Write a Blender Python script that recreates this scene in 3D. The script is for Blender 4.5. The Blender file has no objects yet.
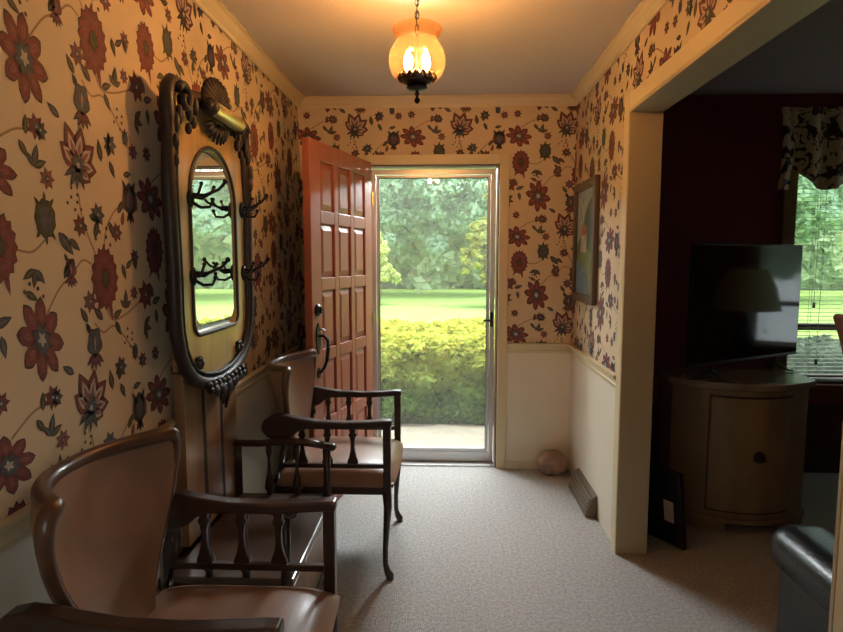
import bpy, math, random
import numpy as np
from mathutils import Vector, Matrix
PI = math.pi
rnd = random.Random(7)
scn = bpy.context.scene
col = scn.collection

# ------------------------------------------------------------ mesh builder
class MB:
    def __init__(s): s.v = []; s.f = []; s.m = []
    def add(s, vs, fs, mi=0):
        o = len(s.v); s.v += [tuple(v) for v in vs]
        s.f += [tuple(i + o for i in f) for f in fs]; s.m += [mi] * len(fs); return s
    def box(s, x0, x1, y0, y1, z0, z1, mi=0, M=None):
        vs = [Vector((x, y, z)) for z in (z0, z1) for y in (y0, y1) for x in (x0, x1)]
        if M is not None: vs = [M @ v for v in vs]
        return s.add(vs, [(0,2,3,1),(4,5,7,6),(0,1,5,4),(2,6,7,3),(0,4,6,2),(1,3,7,5)], mi)
    def tube(s, pts, rad, n=10, mi=0, closed=False, flat=None, up=(0,0,1)):
        """sweep; rad number or list of r or (ra,rb) (ra along side, rb along up-ish)"""
        pts = [Vector(p) for p in pts]; N = len(pts)
        if not isinstance(rad, (list, tuple)) or (isinstance(rad, tuple)): rad = [rad] * N
        vs = []; up = Vector(up)
        for i, p in enumerate(pts):
            a = pts[(i - 1) % N] if (closed or i > 0) else p
            b = pts[(i + 1) % N] if (closed or i < N - 1) else p
            t = (b - a); t = t.normalized() if t.length > 1e-9 else Vector((0,0,1))
            u = up if abs(t.dot(up)) < .97 else Vector((1,0,0)) if abs(t.x) < .9 else Vector((0,1,0))
            sd = t.cross(u).normalized(); w = sd.cross(t).normalized()
            r = rad[i]; ra, rb = (r if isinstance(r, tuple) else (r, r))
            for k in range(n):
                an = 2 * PI * k / n
                vs.append(p + sd * (math.cos(an) * ra) + w * (math.sin(an) * rb))
        fs = []
        for i in range(N if closed else N - 1):
            j = (i + 1) % N
            for k in range(n):
                k2 = (k + 1) % n
                fs.append((i*n+k, i*n+k2, j*n+k2, j*n+k))
        if not closed:
            fs.append(tuple(reversed(range(n)))); fs.append(tuple((N-1)*n+k for k in range(n)))
        return s.add(vs, fs, mi)
    def lathe(s, prof, n=24, mi=0, M=None, wob=None):
        vs = []
        for i, (r, z) in enumerate(prof):
            for k in range(n):
                a = 2*PI*k/n; rr = r * (1 + (wob(i, a) if wob else 0))
                vs.append(Vector((rr*math.cos(a), rr*math.sin(a), z)))
        if M is not None: vs = [M @ v for v in vs]
        fs = [(i*n+k, i*n+(k+1)%n, (i+1)*n+(k+1)%n, (i+1)*n+k) for i in range(len(prof)-1) for k in range(n)]
        if prof[0][0] > 1e-4: fs.append(tuple(reversed(range(n))))
        if prof[-1][0] > 1e-4: fs.append(tuple((len(prof)-1)*n+k for k in range(n)))
        return s.add(vs, fs, mi)
    def lathe_open(s, prof, n=24, mi=0, M=None, wob=None):
        c = len(s.f); s.lathe(prof, n, mi, M, wob)
        k = (1 if prof[0][0] > 1e-4 else 0) + (1 if prof[-1][0] > 1e-4 else 0)
        if k: del s.f[-k:]; del s.m[-k:]
        return s
    def grid(s, fn, nu, nv, mi=0, flip=False):
        vs = [fn(i/nu, j/nv) for j in range(nv+1) for i in range(nu+1)]
        fs = []
        for j in range(nv):
            for i in range(nu):
                a = j*(nu+1)+i; q = (a, a+1, a+nu+2, a+nu+1)
                fs.append(tuple(reversed(q)) if flip else q)
        return s.add(vs, fs, mi)
    def shell(s, fn, nu, nv, th, mi=0):
        """closed slab: fn(u,v)->(point, normal) with thickness th"""
        A = []; B = []
        for j in range(nv+1):
            for i in range(nu+1):
                p, nr = fn(i/nu, j/nv); p = Vector(p); nr = Vector(nr)
                A.append(p + nr*th/2); B.append(p - nr*th/2)
        n = len(A); w = nu+1; fs = []
        for j in range(nv):
            for i in range(nu):
                a = j*w+i; fs.append((a, a+1, a+w+1, a+w)); fs.append((n+a+w, n+a+w+1, n+a+1, n+a))
        for i in range(nu):
            fs.append((i, n+i, n+i+1, i+1)); a = nv*w+i; fs.append((a+1, n+a+1, n+a, a))
        for j in range(nv):
            a = j*w; fs.append((a+w, n+a+w, n+a, a)); a = j*w+nu; fs.append((a, n+a, n+a+w, a+w))
        return s.add(A+B, fs, mi)
    def prism(s, pts, off, mi=0):
        """polygon pts (3d), extruded by vector off"""
        pts = [Vector(p) for p in pts]; off = Vector(off); n = len(pts)
        fs = [tuple(range(n)), tuple(reversed(range(n, 2*n)))] + [((i+1)%n, i, n+i, n+(i+1)%n) for i in range(n)]
        return s.add(pts + [p+off for p in pts], fs, mi)
    def ring(s, outer, inner, off, mi=0):
        outer=[Vector(p) for p in outer]; inner=[Vector(p) for p in inner]; off=Vector(off); n=len(outer)
        vs = outer+inner+[p+off for p in outer]+[p+off for p in inner]; fs=[]
        for i in range(n):
            j=(i+1)%n
            fs += [(i,j,n+j,n+i),(2*n+j,2*n+i,3*n+i,3*n+j),(j,i,2*n+i,2*n+j),(n+i,n+j,3*n+j,3*n+i)]
        return s.add(vs, fs, mi)
    def ball(s, c, r, n=10, mi=0, M=None):
        r = r if isinstance(r, tuple) else (r,r,r); m = max(4, n*2//3); vs=[]; 
        vs.append((c[0],c[1],c[2]-r[2]))
        for j in range(1,m):
            a=-PI/2+PI*j/m
            for k in range(n):
                b=2*PI*k/n; vs.append((c[0]+r[0]*math.cos(a)*math.cos(b), c[1]+r[1]*math.cos(a)*math.sin(b), c[2]+r[2]*math.sin(a)))
        vs.append((c[0],c[1],c[2]+r[2])); fs=[]
        for k in range(n): fs.append((0,1+(k+1)%n,1+k))
        for j in range(m-2):
            for k in range(n): a=1+j*n; fs.append((a+k,a+(k+1)%n,a+n+(k+1)%n,a+n+k))
        L=len(vs)-1; a=1+(m-2)*n
        for k in range(n): fs.append((a+k,a+(k+1)%n,L))
        if M is not None: vs=[M@Vector(v) for v in vs]
        return s.add(vs, fs, mi)
    def build(s, name, mats, parent=None, smooth=False, bevel=0, seg=2, recalc=True, subsurf=0, angle=None):
        me = bpy.data.meshes.new(name); me.from_pydata(s.v, [], s.f)
        mats = mats if isinstance(mats, list) else [mats]
        for m in mats: me.materials.append(m)
        if len(mats) > 1: me.polygons.foreach_set('material_index', s.m)
        if recalc:
            import bmesh
            bm = bmesh.new(); bm.from_mesh(me); bmesh.ops.recalc_face_normals(bm, faces=bm.faces); bm.to_mesh(me); bm.free()
        if smooth: me.polygons.foreach_set('use_smooth', [True]*len(me.polygons))
        me.update()
        if angle is not None: me.set_sharp_from_angle(angle=math.radians(angle))
        o = bpy.data.objects.new(name, me); col.objects.link(o)
        if bevel:
            b = o.modifiers.new('bevel', 'BEVEL'); b.width = bevel; b.segments = seg; b.limit_method = 'ANGLE'; b.angle_limit = math.radians(40); b.harden_normals = False
        if subsurf:
            b = o.modifiers.new('sub', 'SUBSURF'); b.levels = subsurf; b.render_levels = subsurf
        if parent: o.parent = parent
        return o

def tag(o, label=None, cat=None, group=None, kind=None):
    if label: o['label'] = label
    if cat: o['category'] = cat
    if group: o['group'] = group
    if kind: o['kind'] = kind
    return o
def struct(o): o['kind'] = 'structure'; return o
def empty(name, loc=(0,0,0), rz=0):
    o = bpy.data.objects.new(name, None); col.objects.link(o); o.location = loc; o.rotation_euler = (0,0,rz); o.empty_display_size = .1; return o
def copy_tree(o, parent=None):
    c = o.copy(); col.objects.link(c); c.parent = parent
    for ch in list(o.children): copy_tree(ch, c)
    return c

# ------------------------------------------------------------ materials
def S(r,g,b):   # sRGB 0-255 to linear
    return tuple(((c/255)/12.92 if c/255<=.04045 else ((c/255+.055)/1.055)**2.4) for c in (r,g,b))
def mat(name, color, rough=.5, metal=0, coat=0, noise=0, nscale=20, bump=0, bscale=200, spec=.5, sheen=0, stretch=None, color2=None, trans=0):
    m = bpy.data.materials.new(name); m.use_nodes = True; nt = m.node_tree; b = nt.nodes['Principled BSDF']
    b.inputs['Base Color'].default_value = (*color, 1); b.inputs['Roughness'].default_value = rough; b.inputs['Metallic'].default_value = metal
    b.inputs['Coat Weight'].default_value = coat; b.inputs['Coat Roughness'].default_value = .15
    b.inputs['Specular IOR Level'].default_value = spec; b.inputs['Sheen Weight'].default_value = sheen
    tc = nt.nodes.new('ShaderNodeTexCoord'); mp = nt.nodes.new('ShaderNodeMapping'); nt.links.new(tc.outputs['Object'], mp.inputs['Vector'])
    if stretch: mp.inputs['Scale'].default_value = stretch
    if noise or color2:
        n = nt.nodes.new('ShaderNodeTexNoise'); n.inputs['Scale'].default_value = nscale; n.inputs['Detail'].default_value = 5
        nt.links.new(mp.outputs[0], n.inputs['Vector'])
        r = nt.nodes.new('ShaderNodeValToRGB'); nt.links.new(n.outputs['Fac'], r.inputs[0])
        c2 = color2 or tuple(c*(1-noise) for c in color)
        r.color_ramp.elements[0].position = .35; r.color_ramp.elements[1].position = .65
        r.color_ramp.elements[0].color = (*c2, 1); r.color_ramp.elements[1].color = (*color, 1)
        nt.links.new(r.outputs[0], b.inputs['Base Color'])
    if bump:
        n2 = nt.nodes.new('ShaderNodeTexNoise'); n2.inputs['Scale'].default_value = bscale; n2.inputs['Detail'].default_value = 3
        nt.links.new(mp.outputs[0], n2.inputs['Vector'])
        bp = nt.nodes.new('ShaderNodeBump'); bp.inputs['Strength'].default_value = bump; bp.inputs['Distance'].default_value = .01
        nt.links.new(n2.outputs['Fac'], bp.inputs['Height']); nt.links.new(bp.outputs[0], b.inputs['Normal'])
    return m
def emis(name, color, st):
    m = bpy.data.materials.new(name); m.use_nodes = True; nt = m.node_tree; nt.nodes.clear()
    e = nt.nodes.new('ShaderNodeEmission'); e.inputs[0].default_value = (*color,1); e.inputs[1].default_value = st
    o = nt.nodes.new('ShaderNodeOutputMaterial'); nt.links.new(e.outputs[0], o.inputs[0]); return m
def glassy(name, tint, haze_col, haze, gloss=.06, rough=.02, trl=0):
    """thin sheet: transparent + a little diffuse dirt and haze + fresnel-like gloss"""
    m = bpy.data.materials.new(name); m.use_nodes = True; nt = m.node_tree; nt.nodes.clear(); N = nt.nodes.new; L = nt.links.new
    t = N('ShaderNodeBsdfTransparent'); t.inputs[0].default_value = (*tint,1)
    d = N('ShaderNodeBsdfTranslucent' if trl else 'ShaderNodeBsdfDiffuse'); d.inputs[0].default_value = (*haze_col,1)
    g = N('ShaderNodeBsdfGlossy'); g.inputs[1].default_value = rough
    a = N('ShaderNodeMixShader'); a.inputs[0].default_value = haze; L(t.outputs[0], a.inputs[1]); L(d.outputs[0], a.inputs[2])
    b = N('ShaderNodeMixShader'); b.inputs[0].default_value = gloss; L(a.outputs[0], b.inputs[1]); L(g.outputs[0], b.inputs[2])
    o = N('ShaderNodeOutputMaterial'); L(b.outputs[0], o.inputs[0]); return m

M = {}
M['paper'] = mat('wallpaper_cream', (.66,.52,.34), .75, noise=.06, nscale=6)
M['p_dark'] = mat('ink_dark', (.045,.032,.028), .75)
M['p_red'] = mat('ink_red', (.22,.055,.046), .75, noise=.35, nscale=60)
M['p_coral'] = mat('ink_coral', (.29,.10,.08), .75, noise=.3, nscale=70)
M['p_mauve'] = mat('ink_mauve', (.22,.075,.085), .75, noise=.3, nscale=80)
M['p_slate'] = mat('ink_slate', (.095,.105,.115), .75, noise=.4, nscale=70)
M['p_olive'] = mat('ink_olive', (.085,.085,.045), .75, noise=.35, nscale=70)
M['p_pale'] = mat('ink_pale', (.50,.42,.36), .75, noise=.2, nscale=60)
M['p_stem'] = mat('ink_stem', (.32,.20,.11), .75)
PAPER = [M['paper'], M['p_dark'], M['p_red'], M['p_coral'], M['p_mauve'], M['p_slate'], M['p_olive'], M['p_pale'], M['p_stem']]
M['cream'] = mat('cream_paint', (.76,.69,.55), .5, noise=.04, nscale=3)
M['trim'] = mat('yellowed_trim_paint', (.66,.55,.34), .4)
M['greytrim'] = mat('dull_grey_paint', (.40,.40,.36), .5)
M['ceil'] = mat('ceiling_plaster', (.60,.53,.44), .9, bump=.25, bscale=140)
M['maroon'] = mat('maroon_wall_paint', (.21,.026,.034), .6, noise=.15, nscale=4)
M['carpet'] = mat('carpet_beige', (.60,.57,.54), 1, noise=.30, nscale=70, bump=1, bscale=220, spec=.1)
M['wood_dark'] = mat('dark_mahogany', (.042,.017,.010), .32, noise=.45, nscale=14, stretch=(1,1,6), coat=.2)
M['wood_rim'] = mat('polished_walnut_rim', (.10,.042,.02), .36, noise=.4, nscale=12, coat=.4)
M['leather'] = mat('tan_leather', (.27,.145,.09), .38, noise=.16, nscale=8, bump=.06, bscale=160, coat=.1)
M['oak'] = mat('honey_oak', (.60,.40,.15), .42, noise=.3, nscale=16, stretch=(1,1,.12), coat=.35)
M['oak_lower'] = mat('brown_oak', (.34,.18,.085), .35, noise=.35, nscale=16, stretch=(1,1,.12), coat=.2)
M['carved'] = mat('carved_dark_wood', (.024,.010,.006), .5, noise=.4, nscale=40, coat=.05)
M['brass'] = mat('aged_brass', (.75,.58,.22), .25, 1)
M['black'] = mat('black_iron', (.012,.011,.011), .4, .3)
M['mirror'] = mat('mirror_glass', (.93,.95,.92), .01, 1)
M['bevelm'] = mat('mirror_bevel', (.9,.97,.9), .08, 1)
M['doorred'] = mat('russet_door_stain', (.36,.115,.068), .42, noise=.15, nscale=6, stretch=(1,1,.2))
M['alu'] = mat('aluminium', (.60,.60,.60), .35, .55)
M['gasket'] = mat('black_gasket', (.02,.018,.016), .6)
M['stormglass'] = glassy('storm_glass', (.95,.98,.96), (.9,.95,.95), .12, .02)  # diffuse share paints outdoor haze onto the milky, dusty glass
M['pane'] = glassy('window_glass', (.93,.96,.94), (.9,.95,.9), .18, .04)  # diffuse share paints haze and blind glare onto the dusty panes
M['blackbronze'] = mat('bronze_black', (.035,.022,.016), .4, .7)
M['concrete'] = mat('porch_concrete', (.42,.37,.29), .9, noise=.2, nscale=12)
M['rock'] = mat('pinkish_rock', (.50,.31,.22), .85, noise=.5, nscale=10, bump=.6, bscale=18)
M['register'] = mat('bronze_register', (.16,.12,.085), .4, .5)
M['picframe'] = mat('dark_picture_frame', (.075,.045,.028), .4, coat=.2)
M['cabinet'] = mat('aged_tan_wood', (.32,.22,.125), .45, noise=.3, nscale=9, stretch=(1,1,.3))
M['cabtop'] = mat('cabinet_top_wood', (.32,.24,.17), .25, noise=.3, nscale=9, coat=.4)
M['cabdark'] = mat('cabinet_shadow_gap', (.04,.02,.012), .6)
M['tvblack'] = mat('television_black_plastic', (.01,.01,.01), .35)
M['screen'] = mat('television_screen', (.006,.006,.007), .06, spec=.55)
M['leatherblack'] = mat('black_leather', (.010,.011,.011), .36, bump=.15, bscale=90, coat=.1)
M['mauvefab'] = mat('mauve_upholstery', (.42,.24,.27), .8, noise=.2, nscale=30, sheen=.3)
M['white'] = mat('white_card', (.65,.60,.52), .7)
M['blind'] = mat('white_blind_slat', (.72,.74,.70), .5)
M['cord'] = mat('blind_cord', (.6,.6,.55), .7)
M['wainwood'] = mat('dark_wood_panelling', (.07,.022,.012), .5, noise=.3, nscale=10)
M['sill'] = mat('stained_sill', (.20,.065,.025), .35, coat=.3)
M['shade'] = mat('cream_lampshade', (.75,.65,.45), .8)
M['bark'] = mat('bark', (.09,.065,.045), .9, noise=.4, nscale=8)

def leafmat(name, c1, c2, zlo=None, zhi=None, c3=None):
    """leaf colour varies leaf by leaf; optionally new growth colour with height on the plant"""
    m = bpy.data.materials.new(name); m.use_nodes = True; nt = m.node_tree; nt.nodes.clear(); N = nt.nodes.new; L = nt.links.new
    g = N('ShaderNodeNewGeometry'); r = N('ShaderNodeValToRGB'); L(g.outputs['Random Per Island'], r.inputs[0])
    r.color_ramp.elements[0].color = (*c1,1); r.color_ramp.elements[1].color = (*c2,1)
    out = r.outputs[0]
    if c3:
        tc = N('ShaderNodeTexCoord'); sx = N('ShaderNodeSeparateXYZ'); L(tc.outputs['Object'], sx.inputs[0])
        mr = N('ShaderNodeMapRange'); mr.inputs[1].default_value = zlo; mr.inputs[2].default_value = zhi; L(sx.outputs['Z'], mr.inputs[0])
        mx = N('ShaderNodeMix'); mx.data_type = 'RGBA'; L(mr.outputs[0], mx.inputs['Factor']); L(out, mx.inputs['A'])
        r2 = N('ShaderNodeValToRGB'); L(g.outputs['Random Per Island'], r2.inputs[0]); r2.color_ramp.elements[0].color = (*c3,1); r2.color_ramp.elements[1].color = (c3[0]*.6,c3[1]*.8,c3[2]*.8,1)
        L(r2.outputs[0], mx.inputs['B']); out = mx.outputs['Result']
    d = N('ShaderNodeBsdfDiffuse'); t = N('ShaderNodeBsdfTranslucent'); L(out, d.inputs[0]); L(out, t.inputs[0])
    x = N('ShaderNodeMixShader'); x.inputs[0].default_value = .4; L(d.outputs[0], x.inputs[1]); L(t.outputs[0], x.inputs[2])
    o = N('ShaderNodeOutputMaterial'); L(x.outputs[0], o.inputs[0]); return m

# ------------------------------------------------------------ room numbers
XL, XR, XR2, YF, YB, H = -.95, .84, .972, 3.9, -3.0, 2.44
OY0, OY1, OZ = 1.215, 2.76, 2.08            # opening to the living room
DX0, DX1, DZ = -.505, .355, 2.02           # front door opening
LX1, LY0 = 4.3, -1.0                       # living room extents
WX0, WX1, WZ0, WZ1 = 2.23, 3.45, .60, 2.12 # living room window
RAIL0, RAIL1 = .79, .85

# ------------------------------------------------------------ wallpaper print
def petal_flower(n, r, inner=.55, ex=1.0, ph=0, notch=0):
    pts = []
    for k in range(n*6):
        a = 2*PI*k/(n*6) + ph; t = (k % 6)/6
        rr = r*(inner + (1-inner)*(1-abs(2*t-1))**ex)
        pts.append((rr*math.cos(a), rr*math.sin(a)))
    return pts
def pointed(n, r, inner=.6, ph=0):
    pts = []
    for k in range(n*2):
        a = PI*k/n + ph; rr = r if k % 2 == 0 else r*inner
        pts.append((rr*math.cos(a), rr*math.sin(a)))
    return pts
def leaf(l, w, a, ox=0, oy=0):
    pts = []
    for k in range(5): t = k/5; pts.append((l*t, w*math.sin(PI*t**.8)))
    for k in range(5): t = 1-k/5; pts.append((l*t, -w*math.sin(PI*t**.8)))
    c, s_ = math.cos(a), math.sin(a)
    return [(ox+x*c-y*s_, oy+x*s_+y*c) for x, y in pts]
def sc(pts, k, sx=1, sy=1, ox=0, oy=0): return [(x*k*sx+ox, y*k*sy+oy) for x, y in pts]
def rot(pts, a): c, s_ = math.cos(a), math.sin(a); return [(x*c-y*s_, x*s_+y*c) for x, y in pts]
# each motif: list of (layer, colour index, polygon)
def mo_open(r, a=0):        # open flower, broad petals, grey heart
    out = []
    P = petal_flower(8, r, .60, .62); out.append((1,1,sc(P,1.07))); out.append((2,2,P))
    for k in range(8): a_=2*PI*(k+.5)/8; out.append((3,3,leaf(r*.40,r*.10,a_,r*.42*math.cos(a_),r*.42*math.sin(a_)))); out.append((4,4,leaf(r*.5,r*.018,a_,r*.40*math.cos(a_),r*.40*math.sin(a_))))
    out.append((4,1,pointed(8, r*.5, .6))); out.append((5,5,sc(pointed(8, r*.44, .65),1,1,1,0,-r*.03))); out.append((6,7,petal_flower(5, r*.2, .5)))
    return [(l,c,rot(sc(p,1,.84,1.12),a)) for l,c,p in out]
def mo_chrys(r):
    out = [(1,1,pointed(16, r*1.05,.86)),(2,2,pointed(16, r,.85)),(3,4,pointed(13, r*.78,.82,.1)),(4,2,pointed(11, r*.55,.8)),(5,1,petal_flower(8,r*.34,.8)),(6,6,petal_flower(8,r*.28,.8))]
    out = [(l,c,sc(p,1,.84,1.15)) for l,c,p in out]
    out.append((1,2,leaf(r*1.1, r*.13, -PI/2-.5, -r*.1,-r*.4))); out.append((1,4,leaf(r*1.15, r*.14, -PI/2+.25, r*.1,-r*.5)))
    return out
def mo_trumpet(r, a=0):     # red rimmed petals, pale inside, dark heart and hanging sepals
    out = []
    for k, (an, ln) in enumerate(((2.5,.85),(1.95,1.15),(1.3,1.1),(.65,1.05),(-.05,.9),(-.6,.7))):
        out.append((1,1,leaf(ln*r*1.07, r*.34, an))); out.append((2,2,leaf(ln*r*1.02, r*.31, an))); out.append((3,7,leaf(ln*r*.72, r*.17, an, .12*r*math.cos(an), .12*r*math.sin(an))))
        out.append((4,3,leaf(ln*r*.5, r*.07, an, .2*r*math.cos(an), .2*r*math.sin(an))))
    for an in (-2.6,-2.1,-1.7,-1.2): out.append((5,1,leaf(r*.75, r*.10, an))); out.append((6,5,leaf(r*.66, r*.06, an)))
    out.append((5,1,pointed(9, r*.36,.6))); out.append((6,5,pointed(9, r*.30,.6))); out.append((7,7,petal_flower(5,r*.11,.5)))
    return [(l,c,rot(p,a)) for l,c,p in out]
def mo_thistle(r, c=5):
    out = [(1,1,sc(petal_flower(5,r*.62,.8,1,.3),1,.85,1.05,0,r*.1)),(2,c,sc(petal_flower(5,r*.55,.8,1,.3),1,.85,1.05,0,r*.1)),(3,7,leaf(r*.6,r*.05,PI/2,0,-r*.2)),(3,4,leaf(r*.55,r*.05,PI/2+.5,0,-r*.1)),(3,4,leaf(r*.55,r*.05,PI/2-.5,0,-r*.1))]
    for an in (-2.5,-2.05,-1.57,-1.1,-.7): out.append((1,1,leaf(r*.72,r*.12,an,0,-r*.3))); out.append((2,4,leaf(r*.62,r*.07,an,0,-r*.3)))
    out.append((1,1,leaf(r*.5,r*.14,PI/2+.5,-r*.25,r*.5)))
    return out
def mo_bud(r, c=6):
    out = [(1,1,sc(petal_flower(9,r*.78,.92),1,.8,1)),(2,c,sc(petal_flower(9,r*.72,.92),1,.8,1)),(3,5,sc(petal_flower(9,r*.5,.92),1,.7,1))]
    for an in (2.3,1.57,.9,-.9,-2.3,-1.57): out.append((1,6,leaf(r*.42,r*.09,an,.45*r*math.cos(an),.62*r*math.sin(an))))
    return out
def mo_urn(r):
    out = [(1,1,sc(petal_flower(6,r*.7,.85),1,.75,1))]
    for an in (2.2,1.0): out.append((1,5,leaf(r*.7,r*.13,an,.2*r*math.cos(an),.2*r)))
    for sx in (-1,1): out.append((2,4,leaf(r*.9,r*.09,PI/2+sx*.05,sx*r*.5,-r*.45)))
    out.append((2,5,sc(petal_flower(6,r*.42,.85),1,.75,1))); out.append((3,4,pointed(6,r*.2,.5)))
    for an in (-2.2,-1.57,-1.0): out.append((1,1,leaf(r*.5,r*.1,an,0,-r*.5)))
    return out
def mo_small(r, c=2):
    return [(1,1,pointed(7,r*1.1,.6)),(2,c,pointed(7,r,.6)),(3,5,petal_flower(5,r*.42,.6)),(4,7,petal_flower(5,r*.15,.6))]
def mo_dots(r, c=6):
    return [(1,1 if k%2 else c,petal_flower(4,r*.14,.8)) for k in range(1)] and [(1,(1,c,2)[k%3],sc(petal_flower(5,r*.13,.8),1,1,1,r*math.cos(k*2.4)*(.3+.1*k),r*math.sin(k*2.4)*(.3+.1*k))) for k in range(7)]
def mo_leaf(l, a, c=6):
    return [(1,1,leaf(l*1.06,l*.22,a)),(2,c,leaf(l,l*.17,a,l*.02*math.cos(a),l*.02*math.sin(a))),(3,8,leaf(l*.8,l*.018,a,l*.1*math.cos(a),l*.1*math.sin(a)))]
def stem(pts, w=.0028):
    P = []
    for i in range(len(pts)-1):
        p0 = pts[max(i-1,0)]; p1 = pts[i]; p2 = pts[i+1]; p3 = pts[min(i+2,len(pts)-1)]
        for k in range(6):
            t = k/6
            P.append(tuple(.5*((2*p1[q])+(-p0[q]+p2[q])*t+(2*p0[q]-5*p1[q]+4*p2[q]-p3[q])*t*t+(-p0[q]+3*p1[q]-3*p2[q]+p3[q])*t**3) for q in (0,1)))
    P.append(pts[-1]); out = []
    for i in range(len(P)-1):
        (x0,y0),(x1,y1) = P[i],P[i+1]; d = math.hypot(x1-x0,y1-y0) or 1; nx,ny = -(y1-y0)/d*w,(x1-x0)/d*w
        out.append((0,8,[(x0+nx,y0+ny),(x0-nx,y0-ny),(x1-nx,y1-ny),(x1+nx,y1+ny)]))
    return out
TW, TH = .68, .64
tile = []
def put(m, u, v): tile.extend((l,c,[(x+u,y+v) for x,y in p]) for l,c,p in m)
put(mo_open(.088,.25), 1.345,1.225); put(mo_chrys(.076), 1.62,1.36); put(mo_trumpet(.090), 1.52,1.015); put(mo_thistle(.070), 1.555,1.18)
put(mo_urn(.074), 1.77,.95); put(mo_bud(.062), 1.385,1.51); put(mo_open(.074,1.2), 1.215,.965); put(mo_small(.030,4), 1.545,1.300)
put(mo_small(.028,2), 1.69,1.49); put(mo_small(.026,3), 1.40,.965); put(mo_small(.024,5), 1.385,1.075); put(mo_small(.046,2), 1.84,1.30); put(mo_chrys(.066), 1.23,1.44)
put(mo_thistle(.046,4), 1.47,1.385); put(mo_bud(.028,5), 1.76,1.13); put(mo_small(.022,4), 1.77,1.31)
put(mo_dots(.05,4), 1.62,1.475); put(mo_dots(.04), 1.50,1.56); put(mo_dots(.045), 1.33,1.345)
put(stem([(1.36,1.27),(1.42,1.34),(1.47,1.37),(1.52,1.41),(1.56,1.40)]),0,0); put(stem([(1.55,1.14),(1.53,1.08),(1.52,1.04)]),0,0)
put(stem([(1.62,1.28),(1.65,1.24),(1.72,1.25),(1.80,1.28)]),0,0); put(stem([(1.52,.94),(1.53,.88),(1.56,.82),(1.60,.76)]),0,0)
put(stem([(1.23,1.02),(1.30,1.06),(1.36,1.07),(1.385,1.08)]),0,0); put(stem([(1.38,1.46),(1.33,1.43),(1.26,1.44)]),0,0); put(stem([(1.56,1.24),(1.60,1.21),(1.66,1.22),(1.75,1.14)]),0,0)
put(stem([(1.62,1.43),(1.64,1.50),(1.70,1.56),(1.78,1.57),(1.77,1.60)]),0,0)
for l,a,c,u,v in [(.062,.9,6,1.44,1.365),(.055,2.4,6,1.60,1.245),(.05,.4,6,1.65,1.245),(.05,-1,6,1.66,1.235),(.065,1.4,6,1.665,1.06),(.06,1.75,6,1.63,1.04),(.05,-1.1,6,1.67,1.05),
                  (.075,-.8,5,1.43,1.48),(.055,1.2,6,1.58,.83),(.05,2.7,6,1.55,.85),(.05,-.2,6,1.56,1.53),(.045,1.5,6,1.335,1.055),(.045,-.9,6,1.31,1.04),(.05,2.2,6,1.53,1.245),(.045,.6,6,1.73,1.385),(.05,-1.2,6,1.71,1.40),
                  (.05,1.9,6,1.79,1.38),(.05,2,5,1.21,1.29),(.055,.3,5,1.20,1.27),(.05,-1.4,5,1.22,1.25),(.045,.2,6,1.74,1.02),(.05,2.6,5,1.46,1.12),(.045,-.5,6,1.30,1.30+.04),(.05,.9,6,1.70,1.545),(.05,-1.0,6,1.65,1.52),(.05,-.6,6,1.47,1.465),(.045,1.3,4,1.72,.87)]:
    put(mo_leaf(l,a,c),u,v)
fr = random.Random(21); centres=[(1.345,1.225,.10),(1.62,1.36,.09),(1.52,1.015,.10),(1.555,1.18,.08),(1.77,.95,.08),(1.385,1.51,.075),(1.215,.965,.08),(1.84,1.30,.055),(1.23,1.44,.07),(1.69,1.49,.05),(1.47,1.385,.05)]
for tries in range(900):
    u=1.17+fr.random()*TW; v=.94+fr.random()*TH
    if all(math.hypot(min(abs(u-a+i*TW) for i in (-1,0,1)), min(abs(v-b+j*TH) for j in (-1,0,1))) > r_+.045 for a,b,r_ in centres):
        centres.append((u,v,.028)); k=fr.random(); a=fr.random()*2*PI
        if k<.35: put(mo_small(.024+.008*fr.random(), fr.choice((2,4,5))),u,v)
        elif k<.42: put(mo_dots(.04,fr.choice((2,4,6))),u,v)
        else:
            for q in (-.9,0,.9): put(mo_leaf(.036+.020*fr.random(),a+q,fr.choice((6,6,5))),u,v)
def clip(poly, r):
    u0,u1,v0,v1 = r
    for ax, lim, sg in ((0,u0,1),(0,u1,-1),(1,v0,1),(1,v1,-1)):
        out = []; n = len(poly)
        for i in range(n):
            a = poly[i]; b = poly[(i+1)%n]; ia = (a[ax]-lim)*sg >= 0; ib = (b[ax]-lim)*sg >= 0
            if ia: out.append(a)
            if ia != ib:
                t = (lim-a[ax])/(b[ax]-a[ax]); out.append((a[0]+(b[0]-a[0])*t, a[1]+(b[1]-a[1])*t))
        poly = out
        if len(poly) < 3: return None
    return poly
def print_paper(mb, rects, to3, ou=0, ov=0, rev=False):
    """rects in wall (u,v); to3(u,v,offset)->xyz"""
    for R in rects:
        u0,u1,v0,v1 = R
        for i in range(-12,12):
            for j in range(-4,6):
                du, dv = i*TW-ou, j*TH-ov
                if 1.1+du > u1 or 2.0+du < u0 or .7+dv > v1 or 1.75+dv < v0: continue
                for l,c,p in tile:
                    q = [(x+du,y+dv) for x,y in p]
                    xs = [a for a,_ in q]; ys = [b for _,b in q]
                    if max(xs) < u0 or min(xs) > u1 or max(ys) < v0 or min(ys) > v1: continue
                    q = clip(q, R)
                    if not q: continue
                    off = .0006+.0004*l
                    vs = [to3(a,b,off) for a,b in q]
                    if rev: vs.reverse()
                    mb.add(vs, [tuple(range(len(vs)))], c)

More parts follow.
